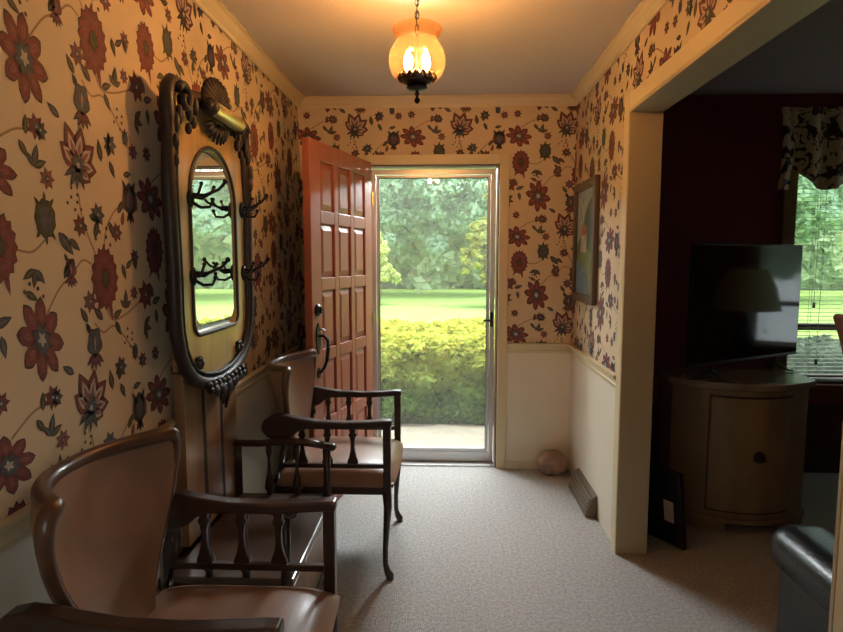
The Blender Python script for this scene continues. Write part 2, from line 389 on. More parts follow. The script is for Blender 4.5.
# ------------------------------------------------------------ walls
# left wall: paper above rail, dull wainscot below
mb = MB(); mb.box(XL-.12, XL, YB, YF, RAIL0, H, 0)
mb.box(XL-.12, XL, YB, YF, 0, RAIL0, 9)
print_paper(mb, [(-.6, YF, RAIL0, H)], lambda u,v,o: (XL+o,u,v))
struct(mb.build('wall_left', PAPER+[M['cream']], recalc=False))
# front wall with door and window openings
FT = .15
mb = MB()
def fb(x0,x1,z0,z1,mi): mb.box(x0,x1,YF,YF+FT,z0,z1,mi)
fb(XL-.12,DX0,0,RAIL0,9); fb(XL-.12,DX0,RAIL0,H,0); fb(DX0,DX1,DZ,H,0); fb(DX1,XR2-.01,0,RAIL0,9); fb(DX1,XR2-.01,RAIL0,H,0)
print_paper(mb, [(XL,DX0,RAIL0,H),(DX0,DX1,DZ,H),(DX1,XR,RAIL0,H)], lambda u,v,o: (u,YF-o,v), ou=.74, ov=.05)
struct(mb.build('wall_front', PAPER+[M['cream']], recalc=False))
mb = MB()
fb(XR2-.01,WX0,0,H,0); fb(WX1,LX1+.12,0,H,0); fb(WX0,WX1,0,WZ0,0); fb(WX0,WX1,WZ1,H,0)
struct(mb.build('wall_living_room_front', M['maroon']))
BX0,BX1,BZ0,BZ1 = -2.65,-1.30,.45,2.15     # added unseen hall side window behind the camera (y0,y1,z0,z1)
# right wall (between hall and living room) with the cased opening
mb = MB()
g = .01
for (y0,y1,z0,z1) in ((OY1,YF,0,RAIL0),(OY1,YF,RAIL0,H),(OY0,OY1,OZ,H),(BX1,OY0,0,RAIL0),(BX1,OY0,RAIL0,H),(YB,BX0,0,RAIL0),(YB,BX0,RAIL0,H),(BX0,BX1,0,BZ0),(BX0,BX1,BZ1,H)):
    mb.box(XR,XR2-g,y0,y1,z0,z1,9 if z1 <= RAIL0 else 0)
print_paper(mb, [(OY1,YF,RAIL0,H),(OY0,OY1,OZ,H),(-.6,OY0,RAIL0,H)], lambda u,v,o: (XR-o,u,v), ou=.2, ov=.1, rev=True)
struct(mb.build('wall_right', PAPER+[M['cream']], recalc=False))
mb = MB()
for (y0,y1,z0,z1) in ((OY1,YF,0,H),(OY0,OY1,OZ,H),(LY0,OY0,0,H)): mb.box(XR2-g,XR2,y0,y1,z0,z1)
struct(mb.build('wall_living_room_side', M['maroon']))
# living room far walls; window 3 in its right wall is seen reflected in the television
mb = MB(); RY0, RY1 = 3.12, 3.82
mb.box(LX1,LX1+.12,LY0,RY0,0,H); mb.box(LX1,LX1+.12,RY1,YF,0,H); mb.box(LX1,LX1+.12,RY0,RY1,0,.6); mb.box(LX1,LX1+.12,RY0,RY1,2.1,H)
struct(mb.build('wall_living_room_right', M['maroon']))
struct(MB().box(XR2,LX1+.12,LY0-.12,LY0,0,H).build('wall_living_room_back', M['maroon']))
# back wall of the hall, then the unseen side window added to light it
BX0,BX1,BZ0,BZ1 = -2.65,-1.30,.45,2.15
struct(MB().box(XL-.12,XR2,YB-.12,YB,0,H).build('wall_back', M['cream']))
mb = MB()
for (a,b,c,d) in ((BX0,BX0+.05,BZ0,BZ1),(BX1-.05,BX1,BZ0,BZ1),(BX0,BX1,BZ0,BZ0+.05),(BX0,BX1,BZ1-.05,BZ1),(BX0,BX1,1.28,1.32)): mb.box(XR+.05,XR+.11,a,b,c,d)
w = struct(mb.build('fill_window', M['trim'])); MB().box(XR+.078,XR+.082,BX0+.05,BX1-.05,BZ0+.05,BZ1-.05).build('window_pane', M['pane'], w)  # unseen window, added to carry fill light into the hall
# floor, ceiling
struct(MB().box(XL-.12,LX1+.12,YB-.12,YF+.02,-.1,0).build('floor', M['carpet']))
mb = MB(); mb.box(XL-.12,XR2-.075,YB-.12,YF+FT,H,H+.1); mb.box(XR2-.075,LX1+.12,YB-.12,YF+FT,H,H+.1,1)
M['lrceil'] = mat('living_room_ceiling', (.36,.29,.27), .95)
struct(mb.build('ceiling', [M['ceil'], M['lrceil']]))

# trims
def trim_run(name, boxes, m, bevel=.006):
    mb = MB()
    for b in boxes: mb.box(*b)
    return struct(mb.build(name, m, bevel=bevel))
def crown(name, p0, p1, nrm, m):
    prof = [(0,0),(.0,-.062),(.010,-.062),(.014,-.048),(.030,-.034),(.042,-.016),(.055,-.010),(.055,0)]
    mb = MB(); a = Vector(p0); b = Vector(p1); n = Vector(nrm); A = [a+n*x+Vector((0,0,z)) for x,z in prof]
    mb.prism(A, b-a); return struct(mb.build(name, m))
crown('trim_1', (XL,YB,H), (XL,YF,H), (1,0,0), M['trim'])
crown('trim_2', (XL+.002,YF,H), (XR-.002,YF,H), (0,-1,0), M['trim'])
crown('trim_3', (XR,YB,H), (XR,YF,H), (-1,0,0), M['trim'])
def rail(name, p0, p1, nrm, m):
    prof = [(0,0),(.010,0),(.014,.018),(.010,.022),(.012,.040),(.024,.052),(.026,.064),(0,.066)]
    mb = MB(); a = Vector(p0)+Vector((0,0,RAIL0)); d = Vector(p1)-Vector(p0); n = Vector(nrm)
    mb.prism([a+n*x+Vector((0,0,z)) for x,z in prof], d); return struct(mb.build(name, m))
rail('trim_4', (XL,YB,0), (XL,YF,0), (1,0,0), M['trim'])
rail('trim_5', (DX1+.062,YF,0), (XR-.027,YF,0), (0,-1,0), M['trim'])
rail('trim_6', (XR,OY1+.072,0), (XR,YF,0), (-1,0,0), M['trim'])
struct(MB().box(XL,XL+.014,YB,YF,0,.10).box(XL,XL+.02,YB,YF,.10,.112).build('baseboard_left', M['cream']))
struct(MB().box(DX1+.062,XR-.012,YF-.012,YF,0,.05).build('baseboard_front', M['cream']))
# cased opening: jamb faces and casing on the hall side
C_ = .07
trim_run('trim_7', [(XR-.014,XR,OY1,OY1+C_,0,OZ+C_),(XR-.014,XR,OY0-C_,OY0,0,OZ+C_),(XR-.014,XR,OY0,OY1,OZ,OZ+C_)], M['trim'], .004)
M['jamb'] = mat('jamb_paint', (.52,.42,.26), .45)
trim_run('trim_8', [(XR-.014,XR2+.004,OY1-.014,OY1,0,OZ),(XR-.014,XR2+.004,OY0,OY0+.014,0,OZ),(XR-.014,XR2+.004,OY0+.014,OY1-.014,OZ-.014,OZ)], M['jamb'], .003)
# front door casing and jamb
trim_run('trim_9', [(DX0-.062,DX0,YF-.016,YF,0,DZ+.062),(DX1,DX1+.062,YF-.016,YF,0,DZ+.062),(DX0,DX1,YF-.016,YF,DZ,DZ+.062)], M['trim'], .004)
M['darkjamb'] = mat('door_jamb_shadow_brown', (.16,.09,.05), .5)
trim_run('trim_10', [(DX0,DX0+.008,YF,YF+FT,0,DZ),(DX1-.008,DX1,YF,YF+FT,0,DZ),(DX0,DX1,YF,YF+FT,DZ-.008,DZ)], M['darkjamb'], .001)
trim_run('trim_12', [(DX0,DX1,YF+.012,YF+FT,0,.012)], M['alu'], .001)

# ------------------------------------------------------------ storm door
sd = empty('storm_door', (0,YF+.085,0)); sd['kind'] = 'structure'; sd.name = 'door_2'
x0,x1,z0,z1 = DX0+.016, DX1-.016, .014, DZ-.018
mb = MB()
for b in ((x0,x0+.030,z0,z1),(x1-.030,x1,z0,z1),(x0+.030,x1-.030,z1-.035,z1),(x0+.030,x1-.030,z0,z0+.07)): mb.box(b[0],b[1],0,.03,b[2],b[3])
for b in ((x0+.034,x0+.052,z0+.074,z1-.04),(x1-.052,x1-.034,z0+.074,z1-.04),(x0+.052,x1-.052,z1-.056,z1-.04),(x0+.052,x1-.052,z0+.074,z0+.095)): mb.box(b[0],b[1],-.006,.024,b[2],b[3])
mb.build('door_frame', M['alu'], sd, bevel=.002)
MB().box(x0+.050,x0+.055,-.002,.02,z0+.09,z1-.05).box(x1-.055,x1-.050,-.002,.02,z0+.09,z1-.05).box(x0+.05,x1-.05,-.002,.02,z1-.059,z1-.054).build('gasket', M['gasket'], sd)
MB().box(x0+.050,x1-.050,.008,.012,z0+.09,z1-.053).build('glass_pane', M['stormglass'], sd)
hb = MB().box(x1-.030,x1-.010,-.018,0,.955,1.055); hb.tube([(x1-.02,-.018,1.0),(x1-.022,-.040,1.0),(x1-.075,-.046,1.0)], .007); hb.build('door_handle', M['black'], sd, bevel=.002)

# ------------------------------------------------------------ front door leaf (open)
ang = math.atan2(3.06-3.885, -.72-(-.50)); L_ = .845; T_ = .044
dr = empty('door_1', (DX0+.012, YF-.026, 0), ang); dr['kind'] = 'structure'
# local: x along leaf 0..L, y thickness; +y side = the face seen (towards +x world)
colsx = [(.115,.285),(.337,.507),(.559,.729)]
zs = [(.20,.50),(.575,.875),(.95,1.25),(1.325,1.625),(1.70,1.93)]
zs = [(.14,.46),(.53,.85),(.92,1.24),(1.31,1.60),(1.67,1.93)]
mb = MB(); zt = 2.03
def slab(a,b,c,d): mb.box(a,b,-T_/2,T_/2,c,d)
xs_ = [0,.115,.285,.337,.507,.559,.729,L_]
slab(0,.115,.012,zt); slab(.729,L_,.012,zt); slab(.285,.337,.012,zt); slab(.507,.559,.012,zt)
zz = [.012]+[v for z in zs for v in z]+[zt]
for (a,b) in colsx:
    for k in range(0,len(zz),2): slab(a,b,zz[k],zz[k+1])
mb.build('door_leaf', M['doorred'], dr, bevel=.004)
for (a,b) in colsx:
    for (c,d) in zs:
        p = MB(); 
        for sg in (-1,1):
            o = [(a,sg*.006,c),(b,sg*.006,c),(b,sg*.006,d),(a,sg*.006,d)]; q=.035
            i_ = [(a+q,sg*.017,c+q),(b-q,sg*.017,c+q),(b-q,sg*.017,d-q),(a+q,sg*.017,d-q)]
            p.add(o+i_, [(0,1,5,4),(1,2,6,5),(2,3,7,6),(3,0,4,7),(4,5,6,7)])
        p.build('door_panel', M['doorred'], dr)
for sg in (-1,1):
    p = MB(); RM = Matrix.Translation((.785,sg*T_/2,1.14)) @ Matrix.Rotation(-sg*PI/2,4,'X')
    p.lathe([(.034,0),(.034,.006),(.026,.012),(.022,.016),(0,.018)],20,0,RM); p.box(.778,.792,min(sg*.036,sg*.05),max(sg*.036,sg*.05),1.125,1.155)
    p.build('deadbolt', M['black'], dr, smooth=True, angle=35)
    p = MB(); y = sg*T_/2
    p.prism([(.785+.026*math.cos(t)*(1 if abs(math.sin(t))<.8 else .6), y, .985+.085*math.sin(t)) for t in [2*PI*k/20 for k in range(20)]], (0,sg*.006,0))
    p.prism([(.785+.018*math.cos(t), y, .80+.030*math.sin(t)) for t in [2*PI*k/16 for k in range(16)]], (0,sg*.006,0))
    p.tube([(.785,y+sg*.004,1.00),(.785,y+sg*.035,1.005),(.785,y+sg*.055,.985),(.785,y+sg*.060,.94),(.785,y+sg*.052,.88),(.785,y+sg*.040,.84),(.785,y+sg*.020,.81),(.785,y+sg*.004,.80)], [.008,.009,.010,.011,.011,.009,.007,.006], 8)
    p.tube([(.785,y+sg*.004,1.03),(.785,y+sg*.03,1.04),(.785,y+sg*.045,1.03)], [(.012,.003)]*3, 8)
    p.build('door_handle', M['black'], dr, smooth=True, angle=40)
for z in (.25,1.02,1.80): MB().tube([(-.008,T_/2+.004,z-.045),(-.008,T_/2+.004,z+.045)],.006,8).build('hinge', M['brass'], dr)

# ------------------------------------------------------------ pendant lamp
LX,LY = -.105,2.30
M['amber'] = glassy('amber_glass', (1,.64,.32), (1,.46,.15), .03, .05, .15, trl=1)
M['bulb'] = emis('bulb_glow', (1,.69,.38), 560)
lp = empty('pendant_lamp', (LX,LY,0)); lp.location=(LX,LY,-.055); lp.scale=(.93,.93,1); tag(lp, 'amber glass globe pendant lamp with dark crown base hanging on a chain', 'pendant lamp')
MB().lathe([(0,2.494),(.055,2.494),(.055,2.486),(.035,2.469),(.008,2.462),(.008,2.455),(0,2.455)],20).build('ceiling_canopy', M['blackbronze'], lp, smooth=True)
mb = MB()
for k in range(7):
    z = 2.445-k*.024; pts=[]
    for q in range(12):
        t=2*PI*q/12; a=.008*math.cos(t); b=.016*math.sin(t); pts.append((a,0,z+b) if k%2 else (0,a,z+b))
    mb.tube(pts,.0024,6,closed=True)
mb.tube([(.004,.004,2.455),(-.004,.003,2.36),(.003,-.004,2.32),(0,0,2.25),(0,0,2.11)],.0025,6)
mb.build('chain', M['blackbronze'], lp, smooth=True)
prof = [(.050,2.130),(.078,2.138),(.100,2.160),(.113,2.190),(.115,2.215),(.108,2.245),(.090,2.272),(.076,2.285),(.078,2.292),(.092,2.308),(.099,2.322),(.094,2.330)]
mb = MB(); mb.lathe_open(prof, 72, 0, None, lambda i,a: (.035*math.cos(18*a) if i>=8 else 0)*(i-7)/4 if i>=8 else 0)
mb.build('glass_shade', M['amber'], lp, smooth=True)
mb = MB(); mb.lathe([(0,2.052),(.008,2.056),(.013,2.066),(.006,2.076),(.005,2.082),(.012,2.088),(.007,2.094),(.007,2.100),(.034,2.104),(.044,2.112),(.036,2.120),(.060,2.132),(.064,2.150),(0,2.150)], 28)
for k in range(16):
    a=2*PI*k/16; mb.ball((.069*math.cos(a),.069*math.sin(a),2.150),(.012,.012,.014),8)
mb.build('crown_base', M['blackbronze'], lp, smooth=True, angle=50)
for sx in (-1,1):
    mb = MB(); mb.lathe([(.010,2.142),(.010,2.172),(0,2.172)],12,0,Matrix.Translation((sx*.036,0,0))); sk = mb.build('candle_sleeve', M['brass'], lp, smooth=True, angle=40)
    mb = MB(); mb.lathe([(0,2.172),(.011,2.178),(.017,2.195),(.017,2.212),(.010,2.232),(.003,2.248),(0,2.25)],14,0,Matrix.Translation((sx*.036,0,0))); mb.build('bulb', M['bulb'], lp, smooth=True)

# ------------------------------------------------------------ hall tree (mirror, hooks and bench)
HY = 2.21
ht = empty('hall_tree', (XL,HY,0)); tag(ht, 'tall carved wooden hall tree with arched mirror, black coat hooks and bench seat', 'hall tree')
FX = .10                                    # x of the frame front, local (wall = 0)
def sym(prof):     # prof: list of (y>=0, z) from top centre down to the bottom centre
    return prof + [(-y,z) for y,z in reversed(prof) if y > 1e-6]
outer = [(0,1.97),(.10,1.975),(.17,1.962),(.20,1.945),(.235,1.955),(.28,1.975),(.32,1.972),(.350,1.945),(.357,1.90),(.345,1.85),(.350,1.79),(.362,1.70),(.366,1.60),(.360,1.48),(.356,1.36),(.358,1.25),(.352,1.17),(.332,1.10),(.295,1.045),(.24,1.0),(.17,.972),(.09,.957),(0,.95)]
def inset(pts, d):
    out=[]; n=len(pts)
    for i in range(n):
        a=Vector(pts[i-1]); b=Vector(pts[(i+1)%n]); t=(b-a).normalized(); nn=Vector((t.y,-t.x)); p=Vector(pts[i])
        c=Vector((0,1.45)); 
        if nn.dot(c-p)<0: nn=-nn
        out.append(tuple(p+nn*d))
    return out
O = sym(outer)
def y3(x, P): return [(x,y,z) for y,z in P]
def arch(hw, zb, zt, rb=.05, n=10):
    """mirror outline: arched top, rounded bottom corners"""
    P=[]; 
    for k in range(n+1): t=PI/2-PI/2*k/n; P.append((hw*math.cos(t), zt-hw*.9+hw*.9*math.sin(t)))
    for k in range(n//2+1): t=-PI/2*k/(n//2); P.append((hw-rb+rb*math.cos(t), zb+rb+rb*math.sin(t)))
    P.append((0,zb))
    return sym(P)
Mi = arch(.200,1.165,1.800); Mo = arch(.212,1.152,1.813)
# honey panel with mirror cut out: bridge outline loops by resampling
def resample(P, n, a0=PI/2):
    """polar resample round (0,1.47)"""
    c=(0,1.47); out=[]
    for k in range(n):
        a=a0-2*PI*k/n; dx,dy=math.cos(a),math.sin(a); best=None
        for i in range(len(P)):
            (x1,y1),(x2,y2)=P[i],P[(i+1)%len(P)]; ex,ey=x2-x1,y2-y1; den=dx*ey-dy*ex
            if abs(den)<1e-12: continue
            t=((x1-c[0])*ey-(y1-c[1])*ex)/den; u=((x1-c[0])*dy-(y1-c[1])*dx)/den
            if t>0 and -1e-6<=u<=1+1e-6 and (best is None or t>best): best=t
        out.append((c[0]+dx*best, c[1]+dy*best))
    return out
NR=120
Oi = inset(O,.035)
MB().ring(y3(FX-.03,resample(Oi,NR)), y3(FX-.03,resample(Mo,NR)), (.016,0,0)).build('mirror_surround', M['oak'], ht, bevel=.002)
MB().box(FX-.045,FX-.032,-.32,.32,1.04,1.86).build('back_board', M['oak_lower'], ht)
mb = MB(); mb.tube(y3(FX-.012,O), (.024,.022), 10, closed=True, up=(1,0,0)); mb.tube(y3(FX-.008,inset(O,.034)), (.007,.012), 8, closed=True, up=(1,0,0))
mb.build('carved_frame', M['carved'], ht, smooth=True)
mb = MB(); mb.add([(FX-.0125,y,z) for y,z in Mi],[tuple(range(len(Mi)))]); mr_ = arch(.186,1.179,1.786)
mb.v=[];mb.f=[];mb.m=[]; mb.add([(FX-.017,y,z) for y,z in mr_],[tuple(range(len(mr_)))])
mg = mb.build('mirror_glass', M['mirror'], ht, recalc=False)
a_ = y3(FX-.026,resample(Mo,NR)); b_ = y3(FX-.017,resample(mr_,NR))
mb = MB(); mb.add(a_+b_, [(i,(i+1)%NR,NR+(i+1)%NR,NR+i) for i in range(NR)]); mb.build('mirror_bevel', M['bevelm'], ht)
# dark moulding on far side of the mirror opening
mb = MB(); mb.tube(y3(FX-.012,arch(.218,1.146,1.819)), (.008,.006), 8, closed=True, up=(1,0,0)); mb.build('mirror_moulding', M['carved'], ht, smooth=True)
# top carving: shell fan, scroll ears
mb = MB()
for k in range(15):
    a = PI*(k+.5)/15; c=(0,1.945); L2=.125+.02*math.sin(a)
    mb.tube([(FX+.006,c[0]+.02*math.cos(a),c[1]+.02*math.sin(a)),(FX+.022,c[0]+.08*math.cos(a)*1.05,c[1]+.07*math.sin(a)),(FX+.012,c[0]+L2*math.cos(a)*1.1,c[1]+L2*math.sin(a)*.85)], [(.004,.006),(.010,.010),(.013,.008)], 8, up=(1,0,0))
for k in range(9):
    a = -PI*(k+.7)/9.5
    mb.tube([(FX+.004,.03*math.cos(a),1.915+.01*math.sin(a)),(FX+.016,.085*math.cos(a),1.905+.035*math.sin(a)),(FX+.004,.11*math.cos(a),1.90+.065*math.sin(a))], [(.004,.006),(.010,.009),(.004,.004)], 7, up=(1,0,0))
mb.build('shell_carving', M['carved'], ht, smooth=True)
for sg in (-1,1):
    mb = MB(); pts=[]; rr=[]
    for k in range(30):
        t=k/29*2.3*PI+.4; r=.050*(1-k/36); pts.append((FX+.012,sg*(.285+r*math.cos(t)),1.925+r*math.sin(t))); rr.append((.014*(1-k/60),.016))
    mb.tube(pts, rr, 8, up=(1,0,0))
    for (yy,zz_,s1) in ((.34,1.84,.03),(.35,1.78,.026),(.355,1.72,.02),(.24,1.90,.035),(.19,1.925,.03),(.21,1.87,.022),(.25,1.84,.018),(.315,1.87,.03)):
        mb.ball((FX+.008,sg*yy,zz_),(.013,s1*.5,s1*1.1),8)
    mb.build('scroll_carving', M['carved'], ht, smooth=True)
mb = MB(); 
R90 = Matrix.Translation((FX+.045,0,1.935)) @ Matrix.Rotation(PI/2,4,'X')
mb.lathe([(0,-.135),(.026,-.135),(.028,-.128),(.026,.128),(.026,.135),(0,.135)],24,0,R90); mb.build('polished_roll', mat('gilt_bar', (.72,.62,.25), .25, .4, coat=.3), ht, smooth=True, angle=40)
for sg in (-1,1):
    mb = MB(); mb.ball((FX+.042,sg*.148,1.935),(.030,.020,.034),12); mb.ball((FX+.042,sg*.168,1.935),(.02,.014,.022),10)
    mb.build('roll_end', M['carved'], ht, smooth=True)
# drop carving at the foot of the mirror frame, with two rosettes
mb = MB()
for k in range(9):
    u = (k-4)/4
    mb.tube([(FX+.004,u*.15,.965),(FX+.018,u*.13+.012*(-1)**k,.935-.02*(1-abs(u))),(FX+.006,u*.09,.915-.075*(1-abs(u))**1.2)], [(.014,.010),(.019,.013),(.005,.005)], 8, up=(1,0,0))
    for q in range(2): mb.ball((FX+.014,u*.17+.012*q,.965-.022*q-.012*(1-abs(u))),(.014,.017,.013),8)
mb.build('drop_carving', M['carved'], ht, smooth=True)
for sg in (-1,1):
    mb=MB()
    for k in range(6): a=2*PI*k/6; mb.ball((FX-.006,sg*.20+.016*math.cos(a),1.05+.016*math.sin(a)),(.012,.011,.011),8)
    mb.ball((FX+.002,sg*.20,1.05),.012,8); mb.build('rosette', M['carved'], ht, smooth=True)
# hooks
def hook(yc, zc, sg):
    mb = MB(); f=FX+.0
    mb.ball((f+.006,yc,zc),(.012,.016,.034),10)
    mb.tube([(f+.008,yc,zc+.012),(f+.05,yc+sg*.012,zc+.010),(f+.095,yc+sg*.020,zc+.030),(f+.115,yc+sg*.022,zc+.052)],[.007,.006,.005,.006],8)
    mb.ball((f+.117,yc+sg*.022,zc+.056),.0095,8)
    mb.tube([(f+.008,yc,zc-.012),(f+.035,yc+sg*.01,zc-.030),(f+.065,yc+sg*.014,zc-.028),(f+.075,yc+sg*.014,zc-.008)],[.006,.0055,.005,.005],8); mb.ball((f+.075,yc+sg*.014,zc-.004),.008,8)
    for s2 in (-1,1):
        mb.tube([(f+.008,yc,zc+.005),(f+.035,yc+s2*.022,zc+.0),(f+.055,yc+s2*.045,zc+.018),(f+.065,yc+s2*.052,zc+.038)],[.0055,.005,.0045,.0045],8); mb.ball((f+.066,yc+s2*.053,zc+.041),.007,8)
    mb.build('coat_hook', M['black'], ht, smooth=True)
for yc in (-.250,.250):
    for zc in (1.615,1.355): hook(yc, zc, 1 if yc<0 else -1)
# lower back, panelled
mb = MB(); mb.box(.02,.050,-.25,.25,.40,1.02)
for (a,b) in ((-.25,-.100),(-.070,.070),(.100,.25)): mb.box(.050,.056,a,b,.40,1.02)
mb.build('panelled_back', M['oak_lower'], ht, bevel=.002)
for k in (-1,1): MB().box(.0505,.0535,k*.085-.014,k*.085+.014,.40,1.0).build('panel_groove', M['carved'], ht)
# bench
BD = .47; BH=.335; BO=-.10
mb = MB(); mb.box(.02,BD-.02,BO-BH+.02,BO+BH-.02,.10,.375); mb.build('bench_box', M['wood_dark'], ht, bevel=.004)
MB().box(.07,BD+.005,BO-BH-.008,BO+BH+.008,.378,.400).build('seat_lid', mat('worn_seat_wood', (.085,.055,.042), .28, noise=.3, nscale=10, coat=.5), ht, bevel=.006)
mb = MB(); mb.box(BD-.018,BD-.010,BO-BH+.06,BO+BH-.06,.15,.34); mb.build('front_panel', M['oak_lower'], ht, bevel=.003)
for sg in (-1,1):
    mb = MB(); y=BO+sg*(BH-.005)
    mb.tube([(BD-.025,y,0),(BD-.022,y,.03),(BD-.032,y,.08),(BD-.022,y,.30),(BD-.02,y,.40),(BD-.02,y,.47),(BD-.02,y,.618)], [(.022,.022),(.018,.018),(.016,.016),(.022,.022),(.020,.020),(.014,.014),(.018,.018)], 10)
    mb.build('front_post', M['wood_dark'], ht, smooth=True)
    mb = MB(); mb.tube([(.06,y,0),(.06,y,.63)],(.022,.022),4); mb.build('rear_post', M['wood_dark'], ht)
    mb = MB(); mb.tube([(.045,y,.625),(.16,y,.625),(.26,y,.635),(.36,y,.632),(BD+.005,y,.612)], [(.028,.014),(.022,.014),(.022,.014),(.026,.015),(.024,.014)], 10); mb.ball((BD+.005,y,.612),(.018,.024,.016),10)
    mb.build('bench_arm', M['wood_dark'], ht, smooth=True)
    for px in (.20,.32):
        mb = MB(); mb.lathe([(.013,.40),(.013,.415),(.022,.43),(.018,.46),(.008,.50),(.007,.56),(.013,.59),(.012,.625)],10,0,Matrix.Translation((px,y,0))); mb.build('spindle', M['wood_dark'], ht, smooth=True)

# ------------------------------------------------------------ armchairs
def make_chair(loc):
    ch = empty('armchair', loc)
    W=.290
    # seat frame
    mb = MB(); mb.box(-.25,.275,-W+.012,W-.012,.375,.445); mb.build('seat_frame', M['wood_dark'], ch, bevel=.012, seg=3)
    # cushion
    def cush(u,v):
        x=-.245+.535*u; y=(-W+.004+(2*W-.008)*v)
        hx=1-abs(2*u-1)**5; hy=1-abs(2*v-1)**5
        front=.01*math.sin(PI*v)*u
        return (x+front,y,.430+.062*(hx*hy)**.45+.012*math.sin(PI*u)*math.sin(PI*v))
    mb = MB(); mb.grid(cush,20,20); mb.box(-.243,.286,-W+.006,W-.006,.415,.432); mb.build('seat_cushion', M['leather'], ch, smooth=True, angle=60, recalc=False)
    # back
    prof = [(.44,.118),(.50,.114),(.56,.130),(.62,.165),(.68,.205),(.74,.240),(.80,.265),(.85,.276),(.88,.278),(.90,.275),(.915,.266),(.925,.250)]
    def hw(z):
        for (z0,w0),(z1,w1) in zip(prof,prof[1:]):
            if z<=z1: t=(z-z0)/(z1-z0); return w0+(w1-w0)*t
        return prof[-1][1]
    def bp(s, t):      # s in -1..1, t 0..1
        z = .44+.485*t; w=hw(z); tt=t
        ztop = .055*(1-abs(s)**2.2)*0 
        x = -.185-.135*tt**1.1+ (.14*tt**1.3)*(abs(s)**2.2) 
        # top edge bows: middle a bit lower than the ears
        zz = z - .012*tt**4*(1-s*s)
        return Vector((x, w*s, zz))
    def bfn(u,v):
        s=2*u-1; p=bp(s,v); e=.01
        a=bp(min(s+e,1),v)-bp(max(s-e,-1),v); b=bp(s,min(v+e,1))-bp(s,max(v-e,0)); n=a.cross(b).normalized()
        return p, n
    mb = MB(); mb.shell(bfn,24,24,.030); mb.build('backrest', M['leather'], ch, smooth=True, angle=60)
    
    TT=[k/14 for k in range(12)]+[.84,.88,.92,.95,.975,.99]
    path = [bp(-1,t) for t in TT] + [bp(-1+2*k/22,1) for k in range(0,23)] + [bp(1,t) for t in reversed(TT)]
    rad = []
    for p in path:
        t=(p.z-.44)/.485; q=.012+.004*t+.005*max(0,min(1,(t-.80)/.2)); rad.append((q,q))
    mb = MB(); mb.tube(path, rad, 12, up=(1,0,.2)); mb.build('back_rim', M['wood_rim'], ch, smooth=True)
    for sg in (-1,1):
        y=sg*W
        # arm: paddle at the rear tapering to the rail
        top=[(-.285,.690),(-.275,.715),(-.25,.734),(-.215,.742),(-.17,.738),(-.12,.728),(-.04,.716),(.08,.712),(.18,.716),(.25,.722),(.282,.722)]
        bot=[(.282,.694),(.25,.692),(.12,.682),(-.02,.682),(-.09,.680),(-.125,.668),(-.15,.645),(-.19,.628),(-.235,.630),(-.265,.648),(-.282,.670)]
        mb = MB(); mb.prism([(x,y-sg*.022,z) for x,z in top+bot],(0,sg*.044,0)); mb.build('arm', M['wood_dark'], ch, bevel=.007, seg=3)
        mb = MB(); mb.box(.243,.277,y-.017,y+.017,.375,.70); mb.build('front_post', M['wood_dark'], ch, bevel=.003)
        mb = MB(); mb.tube([(-.245,y,.38),(-.225,y,.46),(-.205,y,.53),(-.19,y,.60),(-.205,y,.67)], [(.018,.015),(.016,.013),(.014,.012),(.014,.014),(.02,.02)], 8); mb.build('rear_post', M['wood_dark'], ch, smooth=True)
        mb = MB(); mb.box(-.215,.245,y-.010,y+.010,.505,.525); mb.build('side_rail', M['wood_dark'], ch, bevel=.003)
        for px in (-.11,.00,.11):
            P2=[(.024,.525),(.024,.535),(.016,.555),(.0095,.585),(.0085,.62),(.012,.640),(.018,.652),(.012,.664),(.017,.686)]
            mb = MB(); n=len(P2)
            pts=[(px+w_,z) for w_,z in P2]+[(px-w_,z) for w_,z in reversed(P2)]
            mb.prism([(x,y-.008,z) for x,z in pts],(0,.016,0)); mb.build('spindle', M['wood_dark'], ch, bevel=.003)
        mb = MB(); fy=sg
        mb.tube([(.258,y,.40),(.262,y,.33),(.256,y,.24),(.250,y,.14),(.250,y,.07),(.258,y+sg*.0,.035),(.268,y,.018),(.270,y,0)], [(.021,.021),(.019,.019),(.015,.015),(.012,.012),(.012,.012),(.015,.015),(.021,.019),(.019,.017)], 10)
        mb.build('leg', M['wood_dark'], ch, smooth=True)
        mb = MB(); mb.tube([(-.235,sg*.235,.40),(-.24,sg*.235,.28),(-.262,sg*.24,.12),(-.30,sg*.245,0)], [(.018,.018),(.016,.016),(.014,.014),(.014,.014)], 8); mb.build('leg', M['wood_dark'], ch, smooth=True)
    return ch
c1 = make_chair((-.505,2.775,0)); tag(c1,'tan leather armchair with dark spindled arms beside the open red door','armchair','matching leather armchairs flanking the hall tree')
c2 = copy_tree(c1); c2.location=(-.590,1.345,0); tag(c2,'nearest tan leather barrel-back armchair with spindled arms, in the lower left corner','armchair','matching leather armchairs flanking the hall tree')

# ------------------------------------------------------------ picture on the right wall
pf = empty('framed_picture', (XR,3.53,1.51)); tag(pf,'dark wooden framed landscape painting hanging on the flowered right wall','picture')
pw,ph_=.26,.355
mb = MB(); o=[(0,-pw,-ph_),(0,pw,-ph_),(0,pw,ph_),(0,-pw,ph_)]; i_=[(0,-pw+.05,-ph_+.05),(0,pw-.05,-ph_+.05),(0,pw-.05,ph_-.05),(0,-pw+.05,ph_-.05)]
mb.ring(o,i_,(-.03,0,0)); mb.build('frame', M['picframe'], pf, bevel=.006)
def paint(n,c): return mat('paint_'+n,c,.5,noise=.35,nscale=25)
PM=[paint('sky',(.35,.40,.36)),paint('green',(.10,.14,.06)),paint('deepgreen',(.05,.08,.04)),paint('roof',(.42,.14,.05)),paint('wall',(.55,.45,.35)),paint('water',(.16,.25,.32)),paint('meadow',(.18,.22,.08))]
mb = MB()
